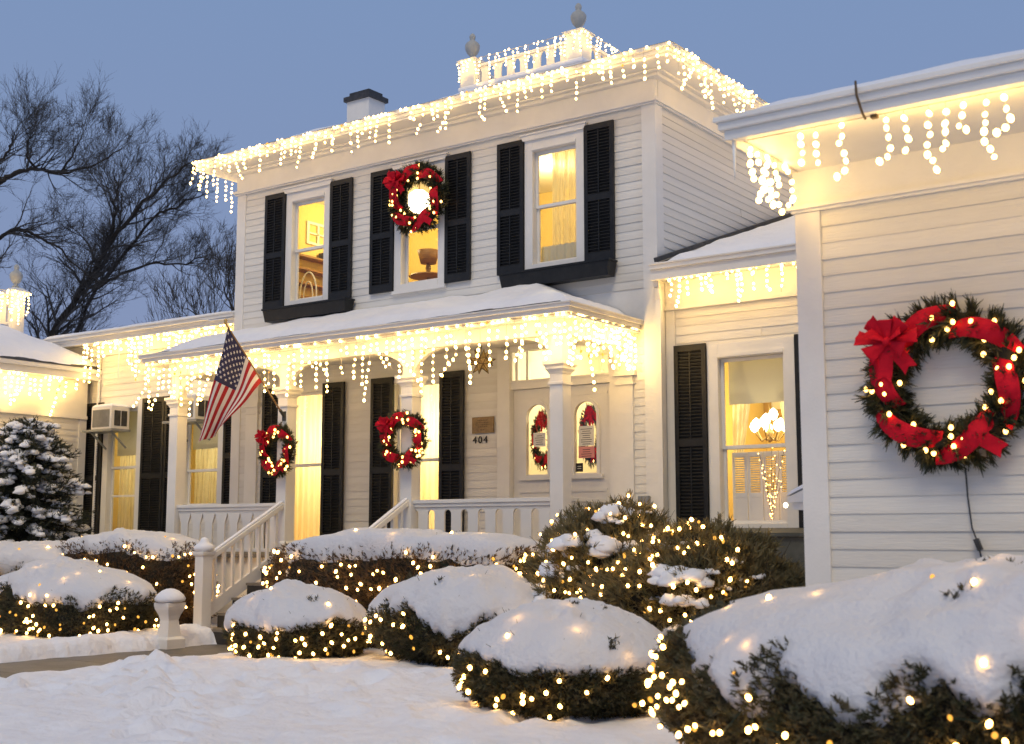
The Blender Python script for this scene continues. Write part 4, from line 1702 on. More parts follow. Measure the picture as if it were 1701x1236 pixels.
def bush_lights(label, B, n, thr=.5, amp=.35, az=(-math.pi * .98, .35), r=.021, top=4, seed=0, lo=.16, m='bulb_bush', sub=1, group='light strings on the shrubs', snow_t=.1, proud=1.05):
    rs = random.Random(seed + B.seed)
    pts, tries = [], 0
    while len(pts) < n and tries < n * 60:
        tries += 1
        v = Vector((rs.gauss(0, 1) * B.rx, rs.gauss(0, 1) * B.ry, rs.gauss(0, 1) * B.h * .5)).normalized()
        th = math.atan2(v.y, v.x)
        if not az[0] < th < az[1]:
            continue
        rr = B.r(v)
        hz = v[2] * rr / B.h + .5
        e = thr + amp * B.edge(v)
        if hz < lo or hz > e + .04:
            continue
        p = Vector(B.pt(v, proud))
        if any((p - q).length < r * 3.2 for q in pts):
            continue
        pts.append(p)
    k, guard = 0, 0
    buried = []
    while k < top and guard < 4000:
        guard += 1
        v = Vector((rs.gauss(0, 1) * B.rx, -abs(rs.gauss(0, 1)) * B.ry + .15 * B.ry, abs(rs.gauss(0, 1)) * B.h * .5)).normalized()
        p, cover = B.snow(v, .042 if k % 5 else -.004)
        if cover < .93:
            continue
        buried.append(Vector(p))
        k += 1
    t = thing('bush_light_string', label, 'string lights', (B.c[0], B.c[1], B.c[2]), group)
    order, left = [pts[0]], pts[1:]
    while left:
        nx_ = min(left, key=lambda q: (q - order[-1]).length)
        left.remove(nx_)
        order.append(nx_)
    w = MB()
    run = [order[0]]
    for q in order[1:]:
        if (q - run[-1]).length > .35:
            if len(run) > 1:
                w.tube([tuple(p - (p - B.o).normalized() * .02) for p in run], .004, 3)
            run = [q]
        else:
            run.append(q)
    if len(run) > 1:
        w.tube([tuple(p - (p - B.o).normalized() * .02) for p in run], .004, 3)
    w.build('wire', 'green_wire', t, recalc=False, kind='stuff')
    bulbs(t, pts + buried, m, r, sub)
    return t


b_main = Bush((6.78, -8.05, -.05), 2.27, 1.0, 1.26, 2.5, .10, 3, lobes=(((-.9, 0, .4), 6, -.06),))
make_bush('clipped_yew', 'huge snow covered clipped yew filling the lower right in front of the near wing', 'shrub', b_main, 'yew', .064, 24000, 8, .55, .52, .10, tuft=10, group='clipped shrubs along the front beds')
bush_lights('warm lights on the huge yew in the lower right', b_main, 165, .55, .52, r=.0142, top=30, seed=1, sub=2)
b_round = Bush((2.80, -6.56, .02), .86, .74, .80, 2.15, .04, 11, lobes=(((0, 0, -1), 1.5, -.12),))
make_bush('clipped_yew', 'round mushroom shaped yew with a thick smooth snow cap in the centre foreground', 'shrub', b_round, 'yew', .055, 7500, 8, .50, .20, .10, holes=(((.25, -.62, .74), .10, .07), ((.62, -.42, .66), .09, .05), ((-.35, -.5, .78), .07, .035)), tuft=3, group='clipped shrubs along the front beds')
bush_lights('warm lights on the round yew in the centre foreground', b_round, 34, .50, .20, r=.017, top=9, seed=2, sub=2)
b_step = Bush((-1.95, -4.75, .04), .86, .60, .78, 2.3, .06, 23)
make_bush('clipped_yew', 'snow capped yew with a notched cap at the right of the stair foot', 'shrub', b_step, 'yew', .058, 6000, 7, .48, .40, .09, tuft=1, group='clipped shrubs along the front beds')
bush_lights('warm lights on the snow capped yew at the stair foot', b_step, 46, .48, .40, r=.0185, top=8, seed=3)
b_mid = Bush((.16, -4.42, .08), 1.12, .66, .94, 2.3, .08, 31)
make_bush('clipped_yew', 'snow capped yew with dark gap between the stair yew and the round yew', 'shrub', b_mid, 'yew', .058, 6000, 7, .50, .5, .09, tuft=2, group='clipped shrubs along the front beds')
bush_lights('warm lights on the middle yew below the long hedge', b_mid, 34, .50, .5, r=.0185, top=10, seed=4)
b_hedge = Bush((-1.52, -3.45, .05), 1.95, .42, 1.36, 5, .05, 41)
make_bush('clipped_hedge', 'long flat topped hedge with a level snow cap in front of the right porch railing', 'hedge', b_hedge, 'hedge_twig', .065, 16000, 6, .83, .09, .11, group='flat topped hedges by the porch')
bush_lights('warm lights scattered over the face of the long right hedge', b_hedge, 190, .83, .09, r=.019, top=6, seed=5, lo=.25)
b_lhedge = Bush((-7.55, -2.75, .05), 1.62, .50, 1.34, 4.5, .06, 47)
make_bush('clipped_hedge', 'flat topped snowy hedge left of the stairs under the left porch bay', 'hedge', b_lhedge, 'hedge_twig', .065, 12000, 6, .82, .12, .11, group='flat topped hedges by the porch')
bush_lights('warm lights on the snowy hedge left of the stairs', b_lhedge, 110, .82, .12, r=.0195, top=6, seed=6, lo=.3)
b_left = Bush((-7.0, -4.15, .0), 1.55, .68, .95, 2.5, .08, 53)
make_bush('clipped_yew', 'broad snow covered yew beside the path and the urn pedestal', 'shrub', b_left, 'yew', .058, 8000, 7, .62, .35, .13, tuft=2, group='clipped shrubs along the front beds')
bush_lights('warm lights on the broad yew beside the path', b_left, 84, .62, .35, r=.019, top=18, seed=7)
b_far = Bush((-9.7, -4.6, .0), 1.5, .62, 1.0, 2.6, .08, 59)
make_bush('clipped_yew', 'snow covered yew at the far left edge beyond the path', 'shrub', b_far, 'yew', .055, 5000, 7, .62, .25, .12, group='clipped shrubs along the front beds')
bush_lights('warm lights on the yew at the far left edge', b_far, 50, .62, .25, r=.020, top=10, seed=8)
b_back = Bush((-9.5, -3.1, .0), 1.3, .55, 1.22, 3.2, .08, 61)
make_bush('clipped_yew', 'taller snowy yew behind the far left yew below the dwarf spruce', 'shrub', b_back, 'yew', .055, 4500, 7, .70, .25, .12, group='clipped shrubs along the front beds')
bush_lights('warm lights on the taller snowy yew below the dwarf spruce', b_back, 26, .70, .25, r=.020, top=6, seed=9)


def snow_cluster(parent, p, ang, r, rs, el=1.1, slope=.35):
    nt, np_ = 14, 8
    V, F = [], []
    nb = rs.randint(4, 7)
    for b_ in range(nb):
        s_ = (b_ / (nb - 1) - .5) * 2
        cx_ = p[0] + math.cos(ang) * s_ * r * el + rs.gauss(0, r * .22)
        cy_ = p[1] + math.sin(ang) * s_ * r * el + rs.gauss(0, r * .22)
        cz_ = p[2] + .02 - slope * (abs(s_) if slope > .3 else s_) * r + rs.gauss(0, r * .10)
        k0 = r * rs.uniform(.42, .75)
        q = rs.uniform(0, 50)
        o_ = len(V)
        for j in range(np_ + 1):
            f = -math.pi / 2 + math.pi * j / np_
            for i in range(nt):
                w = sph(2 * math.pi * i / nt, f)
                k = k0 * (1 + .38 * fbm(w[0] * 1.7 + q, w[1] * 1.7, w[2] * 1.7))
                V.append((cx_ + w[0] * k, cy_ + w[1] * k, cz_ + w[2] * k * (.72 if w[2] > 0 else .35)))
        for j in range(np_):
            for i in range(nt):
                i2 = (i + 1) % nt
                F.append((o_ + j * nt + i, o_ + j * nt + i2, o_ + (j + 1) * nt + i2, o_ + (j + 1) * nt + i))
    fast_mesh('snow_clump', V, F, 'snow', parent, True)


def snow_pads(parent, B, n, seed, rmin=.07, rmax=.2, pads=()):
    rs = random.Random(seed)
    ds = []
    for k in range(n):
        ds.append((rs.uniform(-math.pi, .1), rs.uniform(.05, 1.35), rs.uniform(rmin, rmax)))
    for th, ph, r in ds + list(pads):
        v = sph(th, ph)
        snow_cluster(parent, B.pt(v, 1.0), rs.uniform(-.5, .5) + math.atan2(v[1], v[0]) + math.pi / 2, r, rs)


b_jun = Bush((1.58, -3.72, .05), .92, .82, 1.60, 1.9, .24, 71)
t_ = make_bush('juniper_shrub', 'loose green juniper with snow clumps and lights in front of the porch corner', 'shrub', b_jun, 'juniper', .12, 7500, 9, snow=False, upward=.55, W=.05, spread=.75, group='loose evergreens by the link')
snow_pads(t_, b_jun, 22, 5, .03, .085, ((-1.0, 1.2, .17), (-1.55, .72, .21), (-1.0, .70, .19), (-2.3, .62, .19), (-2.4, .34, .20), (-2.5, .08, .20), (-2.35, -.2, .17), (-2.0, .0, .12), (-.1, .9, .14)))
bush_lights('warm lights spread through the juniper at the porch corner', b_jun, 135, 1.2, .0, r=.0165, proud=1.11, top=0, seed=10, lo=.25)
b_jun2 = Bush((2.92, -4.35, .05), 1.12, .88, 1.42, 1.8, .24, 83, lobes=(((.9, .3, .35), 3, -.16),))
t_ = make_bush('juniper_shrub', 'loose olive evergreen with lights beside the near wing corner board', 'shrub', b_jun2, 'juniper', .11, 8500, 9, snow=False, upward=.5, W=.05, spread=.8, group='loose evergreens by the link')
snow_pads(t_, b_jun2, 12, 6, .03, .06, ((-1.45, .42, .17), (-1.3, .36, .15), (-1.35, .12, .12), (-1.4, -.12, .10), (-2.3, .95, .15), (-2.4, .8, .12)))
bush_lights('warm lights spread through the olive evergreen beside the near wing', b_jun2, 130, 1.2, .0, az=(-math.pi * .98, -.62), r=.0165, proud=1.10, top=0, seed=11, lo=.1)

# dwarf spruce with snow on its branches
spx, spy = -11.75, -1.75
spr = thing('dwarf_spruce', 'dark dwarf spruce with snow lying on its branches by the left wing wall', 'tree', (spx, spy, 0))
m_ = MB()
m_.tube([(spx, spy, 0), (spx + .02, spy, 1.3), (spx + .05, spy + .02, 3.3)], [.09, .07, .015], 7)
m_.build('trunk', 'bark', spr)
P, D, LL, pads_ = [], [], [], []
rs = random.Random(3)
br = MB()
for k in range(170):
    t = (k + .5) / 170
    z = .95 + 2.4 * t
    ln = (.98 * (1 - t ** 2.1) ** .62 + .10) * rs.uniform(.72, 1.1)
    a = k * 2.399 + rs.uniform(-.3, .3)
    d = Vector((math.cos(a), math.sin(a), .18 + .5 * t)).normalized()
    tip = Vector((spx, spy, z)) + d * ln - Vector((0, 0, .10 * ln))
    br.tube([(spx, spy, z), tuple((Vector((spx, spy, z)) + tip) / 2 + Vector((0, 0, .04))), tuple(tip)], [.018, .012, .005], 4)
    for q in range(int(46 * ln) + 14):
        s = rs.uniform(.15, 1.0)
        p = Vector((spx, spy, z)).lerp(tip, s) + Vector((rs.gauss(0, .05), rs.gauss(0, .05), rs.gauss(0, .03)))
        P.append(tuple(p))
        dd = d * .8 + Vector((rs.gauss(0, .5), rs.gauss(0, .5), rs.gauss(.1, .4)))
        D.append(tuple(dd.normalized()))
        LL.append(rs.uniform(.09, .17))
    for rep_ in range(rs.choice((1, 1, 1, 2))):
        pads_.append((Vector((spx, spy, z)).lerp(tip, rs.uniform(.55, .95)), d, ln))
br.build('branches', 'bark', spr, recalc=False, kind='stuff')
V, F = sprigs(np.array(P), np.array(D), np.array(LL), .06, 8, 9, .8)
fast_mesh('crown', V, F, 'spruce_green', spr, False, kind='stuff')
for p, d, ln in pads_:
    snow_cluster(spr, (p.x, p.y, p.z + .01), math.atan2(d.y, d.x), rs.uniform(.07, .165), rs, 1.35, .22)

# ------------------------------------------------------------------ icicle light strings
def icicle_string(label, path, spacing, lens, dz, r, m='bulb_icicle', seed=0, ztop=0.0, sway=.35):
    rs = random.Random(seed)
    path = [Vector(p) for p in path]
    t = thing('icicle_light_string', label, 'string lights', tuple(path[0]), 'icicle light strings along the eaves')
    pts = []
    w = MB()
    L = [0]
    for a, b in zip(path, path[1:]):
        L.append(L[-1] + (b - a).length)

    def at(s):
        for i in range(len(path) - 1):
            if s <= L[i + 1] or i == len(path) - 2:
                f = (s - L[i]) / (L[i + 1] - L[i])
                return path[i].lerp(path[i + 1], f), (path[i + 1] - path[i]).normalized()
    s = spacing * .5
    cord = []
    i = 0
    n = max(2, int(L[-1] / .25))
    for k in range(n + 1):
        p, _ = at(L[-1] * k / n)
        cord.append(tuple(p + Vector((0, 0, rs.uniform(-.008, .004)))))
    w.tube(cord, .006, 4)
    sc_ = .05
    while sc_ < L[-1]:
        if rs.random() < .55:
            pts.append(at(sc_)[0] + Vector((rs.uniform(-.008, .008), rs.uniform(-.008, .008), rs.uniform(-.025, .01))))
        sc_ += .085
    while s < L[-1]:
        p, d = at(s)
        nb = lens[i % len(lens)] + rs.choice((-2, -1, -1, 0, 0, 1, 2))
        nb = max(1, nb)
        drop = [p.copy()]
        q = p + Vector((0, 0, -ztop + rs.uniform(-.02, .03)))
        lean = rs.choice((0, 0, 0, .6, -.6, 1.3, -1.3, 2.0, -2.0)) * sway
        kink = rs.randint(2, 5)
        for b in range(nb):
            q = q + Vector((0, 0, -dz * rs.uniform(.8, 1.2)))
            sh = rs.uniform(-.012, .012)
            if b >= kink:
                sh += lean * dz
                q.z += abs(lean) * dz * .3
            q = q + d * sh + Vector((d.y, -d.x, 0)) * rs.uniform(-.01, .01)
            drop.append(q.copy())
            if rs.random() > .05:
                pts.append(q.copy())
        w.tube([tuple(v) for v in drop], .004, 3)
        s += spacing * rs.uniform(.45, 1.5)
        i += 1
    w.build('wire', 'white_wire', t, recalc=False, kind='stuff')
    bulbs(t, pts, m, r)
    return t, pts


PAT = (3, 5, 4, 2, 6, 4, 3, 5, 7, 2, 4, 3)
yA = -OV - .035
xm = -4.2
icicle_string('icicle lights along the western half of the upper front eave', [(XL - OV - .02, yA, 7.97), (xm, yA, 7.97)], .14, PAT, .080, .0195, seed=1)
icicle_string('icicle lights along the eastern half of the upper front eave up to the corner', [(xm + .06, yA, 7.97), (XR + OV + .02, yA, 7.97)], .14, PAT[::-1], .080, .0195, seed=2)
icicle_string('icicle lights along the upper side eave behind the near wing roof', [(XR + OV + .035, -OV, 7.97), (XR + OV + .035, 6.4, 7.97)], .15, PAT, .088, .0195, seed=3)
icicle_string('icicle lights hanging off the far west end of the upper eave', [(XL - OV - .035, 1.6, 7.97), (XL - OV - .035, -OV, 7.97)], .15, (5, 7, 8, 6, 9, 5), .085, .0195, seed=4, sway=.12)
yP = -1.78
icicle_string('icicle lights under the western half of the porch gutter behind the flag', [(-8.55, yP, 4.235), (-4.3, yP, 4.235)], .125, (6, 7, 4, 8, 5, 7, 4, 6), .088, .019, m='bulb_porch', seed=5, ztop=.04)
icicle_string('icicle lights under the eastern half of the porch gutter by the star', [(-4.24, yP, 4.235), (-.32, yP, 4.235)], .125, (5, 4, 7, 6, 8, 4, 6, 3), .088, .019, m='bulb_porch', seed=6, ztop=.04)
icicle_string('icicle lights on the short end of the porch roof by the corner', [(-.29, yP + .03, 4.235), (-.29, -.08, 4.235)], .10, (6, 8, 6, 9, 5, 7), .085, .020, m='bulb_porch', seed=7, ztop=.02)
icicle_string('icicle lights under the link eave above the tall window', [(.22, -.15, 4.87), (4.7, -.15, 4.87)], .155, (3, 6, 2, 3, 6, 4, 3, 5, 4, 4, 5, 3), .070, .020, m='bulb_porch', seed=8)
icicle_string('icicle lights under the ell eave beside the left air conditioner', [(-12.75, .03, 5.12), (-8.5, .03, 5.12)], .14, (6, 8, 10, 7, 5, 3, 2, 2, 1, 2), .088, .021, m='bulb_porch', seed=9)
icicle_string('icicle lights along the eave of the left wing', [(XW + .20, -5.5, 4.43), (XW + .20, .05, 4.43)], .17, (4, 6, 5, 7, 4, 3, 6), .088, .021, m='bulb_porch', seed=10)
icicle_string('icicle lights along the top rail of the roof balustrade', [(-4.92, 1.78, 9.62), (-2.28, 1.78, 9.62), (-2.28, 4.6, 9.62)], .15, (4, 5, 4, 3, 5, 6, 4), .065, .0155, seed=11)
icicle_string('icicle lights wrapped on the cupola post at the left', [(-14.95, -3.0, 6.42), (-14.95, -.15, 6.42), (-14.95, .30, 6.42)], .11, (6, 7, 5, 7), .075, .019, seed=12)
FD = [[(5.29, 3.95), (5.29, 3.9), (5.3, 3.84), (5.29, 3.78)], [(5.39, 3.94), (5.39, 3.88), (5.39, 3.82), (5.4, 3.76)], [(5.56, 3.97), (5.56, 3.9), (5.54, 3.86), (5.57, 3.79), (5.58, 3.74), (5.57, 3.68), (5.52, 3.65)],
      [(5.84, 3.95), (5.84, 3.9), (5.85, 3.84), (5.86, 3.77), (5.84, 3.72), (5.79, 3.7)], [(5.95, 3.94), (5.96, 3.87), (5.97, 3.81), (5.95, 3.74)], [(6.1, 3.94), (6.09, 3.87), (6.1, 3.81), (6.08, 3.75), (6.08, 3.69), (6.11, 3.65), (6.13, 3.59)],
      [(6.2, 3.93), (6.19, 3.86), (6.19, 3.81), (6.19, 3.74), (6.17, 3.71)], [(6.3, 3.95), (6.29, 3.89), (6.27, 3.83), (6.31, 3.8)], [(6.43, 3.94), (6.42, 3.87), (6.42, 3.82), (6.41, 3.77), (6.41, 3.71), (6.44, 3.66), (6.46, 3.61)],
      [(6.53, 3.95), (6.54, 3.88), (6.56, 3.82), (6.53, 3.77), (6.48, 3.75)], [(6.68, 3.93), (6.67, 3.86), (6.69, 3.80), (6.66, 3.74)], [(6.80, 3.94), (6.80, 3.87), (6.82, 3.81)], [(6.95, 3.94), (6.95, 3.88), (6.96, 3.82), (6.94, 3.76)]]
wl_ = thing('icicle_light_string', 'sparse icicle lights hanging under the near wing eave in front of the frieze', 'string lights', (4.9, -7.62, 3.98), 'icicle light strings along the eaves')
w = MB()
w.tube([(4.93, -7.63, 3.99), (9.0, -7.63, 3.99)], .004, 4)
pts = []
for dr in FD:
    ps = [Vector((u, -7.62, z)) for u, z in dr]
    w.tube([(dr[0][0], -7.63, 3.99)] + [tuple(p) for p in ps], .002, 3)
    pts += ps
for k in range(11):
    u = 7.1 + k * .15
    for j in range(rng.choice((3, 4, 5))):
        pts.append(Vector((u + rng.uniform(-.01, .01), -7.62, 3.94 - .06 * j)))
w.build('wire', 'white_wire', wl_, recalc=False, kind='stuff')
bulbs(wl_, pts, 'bulb_wing', .0175, 2)
wl2 = thing('icicle_light_string', 'tangled cluster of icicle lights at the west end of the near wing eave', 'string lights', (4.9, -7.2, 3.98), 'icicle light strings along the eaves')
WD = [[(-7.53, 3.96), (-7.54, 3.92), (-7.54, 3.86), (-7.51, 3.81), (-7.49, 3.77)], [(-7.43, 3.95), (-7.41, 3.9)], [(-7.27, 3.97), (-7.25, 3.94), (-7.28, 3.91), (-7.29, 3.85), (-7.25, 3.8), (-7.34, 3.73), (-7.39, 3.69), (-7.42, 3.64)],
      [(-7.16, 3.94), (-7.14, 3.89), (-7.11, 3.86), (-7.22, 3.81), (-7.23, 3.75), (-7.14, 3.74)], [(-6.98, 3.97), (-6.93, 3.95), (-6.87, 3.89), (-6.87, 3.83), (-6.86, 3.77), (-6.94, 3.71), (-7.05, 3.64)], [(-7.09, 3.82), (-7.1, 3.68)],
      [(-7.33, 3.86), (-7.36, 3.79), (-7.31, 3.76)], [(-7.19, 3.66), (-7.22, 3.71), (-7.27, 3.68)]]
w = MB()
w.tube([(4.90, -7.62, 3.99), (4.90, -6.75, 3.99)], .004, 4)
pts = []
for dr in WD:
    ps = [Vector((4.905, y, z)) for y, z in dr]
    w.tube([(4.9, dr[0][0], 3.99)] + [tuple(p) for p in ps], .002, 3)
    pts += ps
w.build('wire', 'white_wire', wl2, recalc=False, kind='stuff')
bulbs(wl2, pts, 'bulb_wing', .0185, 2)
bulbs(tg, SPARKLE_PTS, 'bulb_wreath', .0085)
# real icicles
for lab, base, ln, r in (('long clear icicle at the west tip of the near wing fascia', (4.86, -7.68, 3.985), .26, .014), ('thin icicle under the ell eave near the left air conditioner', (-11.6, .02, 5.13), .85, .014), ('second thin icicle under the ell eave', (-11.0, .02, 5.13), .6, .012)):
    m_ = MB()
    m_.lathe([(r, 0), (r * .75, -.3 * ln), (r * .4, -.7 * ln), (.001, -ln)], base, 8)
    tag(m_.build('icicle', 'ice', None, True), lab, 'icicle')

# ------------------------------------------------------------------ wreaths
def wreath(label, loc, R0, rz, seed, nb=38, r=.02, sub=1, bow=(-.72, .62), wname='wreath', lit=True, tail=(.55, -.95), rw=.12, nbnd=6):
    t = thing(wname, label, 'wreath', loc, None)
    t.rotation_euler = (0, 0, rz)
    OFF[t.name] = (0, 0, 0)      # children are built in the wreath's own frame
    rs = np.random.RandomState(seed)
    n = 950
    th = rs.uniform(0, 2 * math.pi, n)
    ps = rs.uniform(-math.pi, math.pi, n)
    rm, rr_ = .72 * R0, .14 * R0
    cs, sn = np.cos(th), np.sin(th)
    rad = np.stack([cs, 0 * cs, sn], 1)
    out = rad * np.cos(ps)[:, None] + np.array([0, -1, 0]) * np.sin(ps)[:, None]
    P = rad * rm + out * rr_ * rs.uniform(.1, 1, n)[:, None]
    tang = np.stack([-sn, 0 * cs, cs], 1)
    D = out + tang * rs.uniform(.1, .7, n)[:, None] + rs.normal(0, .25, (n, 3))
    keep = P[:, 1] < .05 * R0
    P, D = P[keep], D[keep]
    D /= np.linalg.norm(D, axis=1, keepdims=True)
    D[:, 1] = np.minimum(D[:, 1], .15)
    V, F = sprigs(P, D, rs.uniform(.14, .26, len(P)) * R0, .055, 16, seed, .62)
    fast_mesh('greenery', V, F, 'fir', t, False, kind='stuff')
    core = MB()
    core.tube([(rm * math.cos(a), -.02, rm * math.sin(a)) for a in np.linspace(0, 2 * math.pi, 40)], rr_ * .8, 8)
    core.build('ring', 'core_dark', t, True)
    # ribbon: broad bands crossing the front of the ring
    rb = MB()
    a0 = math.atan2(bow[1], bow[0])
    for k in range(nbnd):
        c = a0 + 2 * math.pi * (k + .55) / nbnd
        half = math.pi / nbnd * 1.06
        rows = 11
        vs_, fs_ = [], []
        for i in range(rows):
            s = i / (rows - 1)
            a = c - half + 2 * half * s
            # crosses from the inner side to the outer side of the ring
            rc = rm + rr_ * .95 * (1 - 2 * s) * (1 if k % 2 == 0 else .7)
            y = -rr_ * (1.62 * math.sin(math.pi * (.10 + .80 * s)) + .12)
            wv = rw * R0 * (1 - .35 * abs(2 * s - 1) ** 2)
            for j in (-1, -.33, .33, 1):
                vs_.append(((rc + wv * j) * math.cos(a), y - .03 * R0 * (1 - j * j) - .01 * math.sin(9 * s + k), (rc + wv * j) * math.sin(a)))
        for i in range(rows - 1):
            for j in range(3):
                fs_.append((i * 4 + j, i * 4 + j + 1, i * 4 + j + 5, i * 4 + j + 4))
        rb.add(vs_, fs_)
    rb.build('ribbon', 'ribbon_red', t, True, recalc=False)
    # bow: loops and swallow-tailed ends
    bw = MB()
    bx_, bz = bow[0] * R0 * .80, bow[1] * R0 * .80
    by = -rr_ * 1.9
    s_ = R0

    def strip(pl, wd, cut=False):
        bw = MB()
        vs_, fs_ = [], []
        for (p, nrm) in pl:
            p, nrm = Vector(p), Vector(nrm).normalized()
            vs_.append(tuple(p - nrm * wd))
            vs_.append(tuple(p))
            vs_.append(tuple(p + nrm * wd))
        n_ = len(pl)
        for i in range(n_ - 1):
            for j in range(2):
                fs_.append((i * 3 + j, i * 3 + j + 1, i * 3 + j + 4, i * 3 + j + 3))
        if cut:
            a, b, c = vs_[-3], vs_[-2], vs_[-1]
            dirv = Vector(pl[-1][0]) - Vector(pl[-2][0])
            vs_[-2] = tuple(Vector(b) - dirv * .8)
        bw.add(vs_, fs_)
        bw.build('ribbon_tail', 'ribbon_red', t, True, recalc=False)
    for ang, ln, lift, tw in ((.15, .36, .12, .5), (2.95, .36, .13, -.55), (.85, .29, .16, -.35), (2.25, .31, .16, .4), (1.55, .24, .20, .15), (-.55, .25, .18, -.5), (3.75, .27, .17, .45), (.5, .22, .22, .9), (2.6, .22, .22, -.9)):
        d = Vector((math.cos(ang), 0, math.sin(ang)))
        nrm = (Vector((-math.sin(ang), 0, math.cos(ang))) * math.cos(tw) + Vector((0, 1, 0)) * math.sin(tw)).normalized()
        vs_, fs_ = [], []
        for k in range(17):
            u = k / 16
            x = ln * s_ * math.sin(math.pi * u) ** .65
            y = -lift * s_ * (math.sin(math.pi * u) * .7 + .55 * (1 - u)) + .03 * s_
            wd = (.022 + .088 * math.sin(math.pi * u) ** .7) * s_
            c_ = Vector((bx_, by, bz)) + d * x + Vector((0, y, 0))
            for j in (-1, -.5, 0, .5, 1):
                cr = .018 * s_ * math.cos(j * 5 + ang) * math.sin(math.pi * u)
                vs_.append(tuple(c_ + nrm * wd * j + Vector((0, cr - .02 * s_ * (1 - j * j), 0))))
        for i_ in range(16):
            for j in range(4):
                fs_.append((i_ * 5 + j, i_ * 5 + j + 1, i_ * 5 + j + 6, i_ * 5 + j + 5))
        lp = MB()
        lp.add(vs_, fs_)
        lp.build('bow_loop', 'ribbon_red', t, True, recalc=False)
    for ang, ln in ((-.95, .42), (-1.75, .46)):
        d = Vector((math.cos(ang), 0, math.sin(ang)))
        nrm = Vector((-math.sin(ang), 0, math.cos(ang)))
        strip([(Vector((bx_, by - .02 * s_, bz)) + d * ln * s_ * k / 6 + Vector((0, -.03 * s_ * math.sin(k), 0)), nrm) for k in range(7)], .085 * s_, True)
    bw.lathe([(.002, -.05 * s_), (.05 * s_, -.03 * s_), (.055 * s_, 0), (.05 * s_, .03 * s_), (.002, .05 * s_)], (bx_, by - .09 * s_, bz), 10)
    tx, tz = tail
    rt = rm / math.hypot(tx, tz)
    p0 = Vector((tx * rt, -rr_ * 1.7, tz * rt))
    for d in (Vector((.85, 0, -.55)),):
        d.normalize()
        nrm = Vector((d.z, 0, -d.x))
        strip([(p0 + d * .34 * s_ * k / 6 + Vector((0, -.02 * s_ * math.sin(k * 1.2), 0)), nrm) for k in range(7)], .085 * s_, True)
    bw.build('bow_knot', 'ribbon_red', t, True, recalc=False)
    if lit:
        pts = []
        q = random.Random(seed)
        tries = 0
        while len(pts) < nb and tries < 4000:
            tries += 1
            a = q.uniform(0, 2 * math.pi)
            k = q.uniform(-1, 1)
            p = Vector(((rm + k * rr_ * 1.5) * math.cos(a), -rr_ * (1.75 - .9 * abs(k)), (rm + k * rr_ * 1.5) * math.sin(a)))
            if any((p - o).length < .085 * R0 for o in pts):
                continue
            pts.append(p)
        me = bulb_mesh('bulb_wreath', r, sub)
        for p in pts:
            o = bpy.data.objects.new('bulb', me)
            o.parent = t
            o.location = p
            col.objects.link(o)
    return t


wreath('large lit wreath with red bow and ribbon on the near wing wall', (5.885, YG - .06, 2.42), .565, 0, 1, 42, .0155, 2, rw=.125)
wreath('lit wreath with red bow hung over the middle upper window', (-4.10, -.16, 6.66), .58, 0, 2, 34, .020, rw=.15)
wreath('small lit wreath with red ribbon on the porch column below the flag pole', (-5.49, -1.68, 2.71), .40, R(-6), 3, 34, .020, rw=.17)
wreath('small lit wreath with red ribbon on the porch column right of the stairs', (-3.04, -1.68, 2.76), .41, R(4), 4, 36, .020, rw=.17)
wreath('long green door wreath with red bow behind the left door light', (-2.015, .20, 2.82), .33, 0, 5, 10, .014, bow=(.1, .85))
wreath('long green door wreath with red bow behind the right door light', (-1.19, .20, 2.86), .33, 0, 6, 10, .014, bow=(.1, .80))
for n_ in ('wreath.004', 'wreath.005'):
    if n_ in bpy.data.objects:
        bpy.data.objects[n_].scale = (.62, .6, 1.35)

# extension cord from the big wreath
m_ = MB()
m_.tube([(5.96, YG - .04, 1.88), (5.965, YG - .035, 1.7), (5.985, YG - .04, 1.5), (6.02, YG - .05, 1.40), (6.03, YG - .04, 1.33), (6.055, YG - .045, 1.22), (6.03, YG - .05, 1.1), (6.0, YG - .1, .9)], .006, 6)
ex = tag(m_.build('extension_cord', 'dark_metal', None, True), 'dark cord and plug hanging on the boards below the large wreath', 'cord')
m_ = MB()
m_.beam((6.01, YG - .055, 1.43), (6.035, YG - .055, 1.36), .035, .03)
m_.build('plug', 'dark_metal', ex)

# ------------------------------------------------------------------ flag
fg = thing('flag', 'american flag on an angled wooden pole fixed to the second porch column', 'flag', (-5.46, -1.62, 3.22))
pole0, pole1 = Vector((-5.46, -1.62, 3.22)), Vector((-5.44, -2.82, 4.46))
m_ = MB()
m_.tube([tuple(pole0), tuple(pole1)], .014, 8)
m_.build('pole', 'pole_wood', fg, True)
m_ = MB()
m_.lathe([(.012, -.02), (.03, .0), (.02, .02), (.028, .045), (.002, .07)], tuple(pole1), 10)
m_.build('finial', 'gold', fg, True)
m_ = MB()
m_.box(-5.49, -5.43, -1.625, -1.601, 3.15, 3.29)
m_.tube([(-5.46, -1.6, 3.205), (-5.459, -1.70, 3.305)], .024, 8)
m_.build('bracket', 'dark_metal', fg)


def flag_pt(u, v):
    h = pole0.lerp(pole1, .38 + .58 * v)
    e = Vector((-5.80 - .20 * v ** 1.3, -2.56 - .24 * v, 2.84 - .08 * v + .10 * (1 - v)))
    p = h.lerp(e, u)
    sag = math.sin(math.pi * u) * (.10 * (1 - v))
    p.z += sag * .5 - .06 * math.sin(math.pi * u) * v
    p.x += sag * .9
    rp = (.075 * math.sin(v * 2.6 * math.pi + .7 + u * .8) * u ** .7) + .02 * math.sin(u * 9 + v * 3)
    return p + Vector((.35, -.94, 0)) * rp


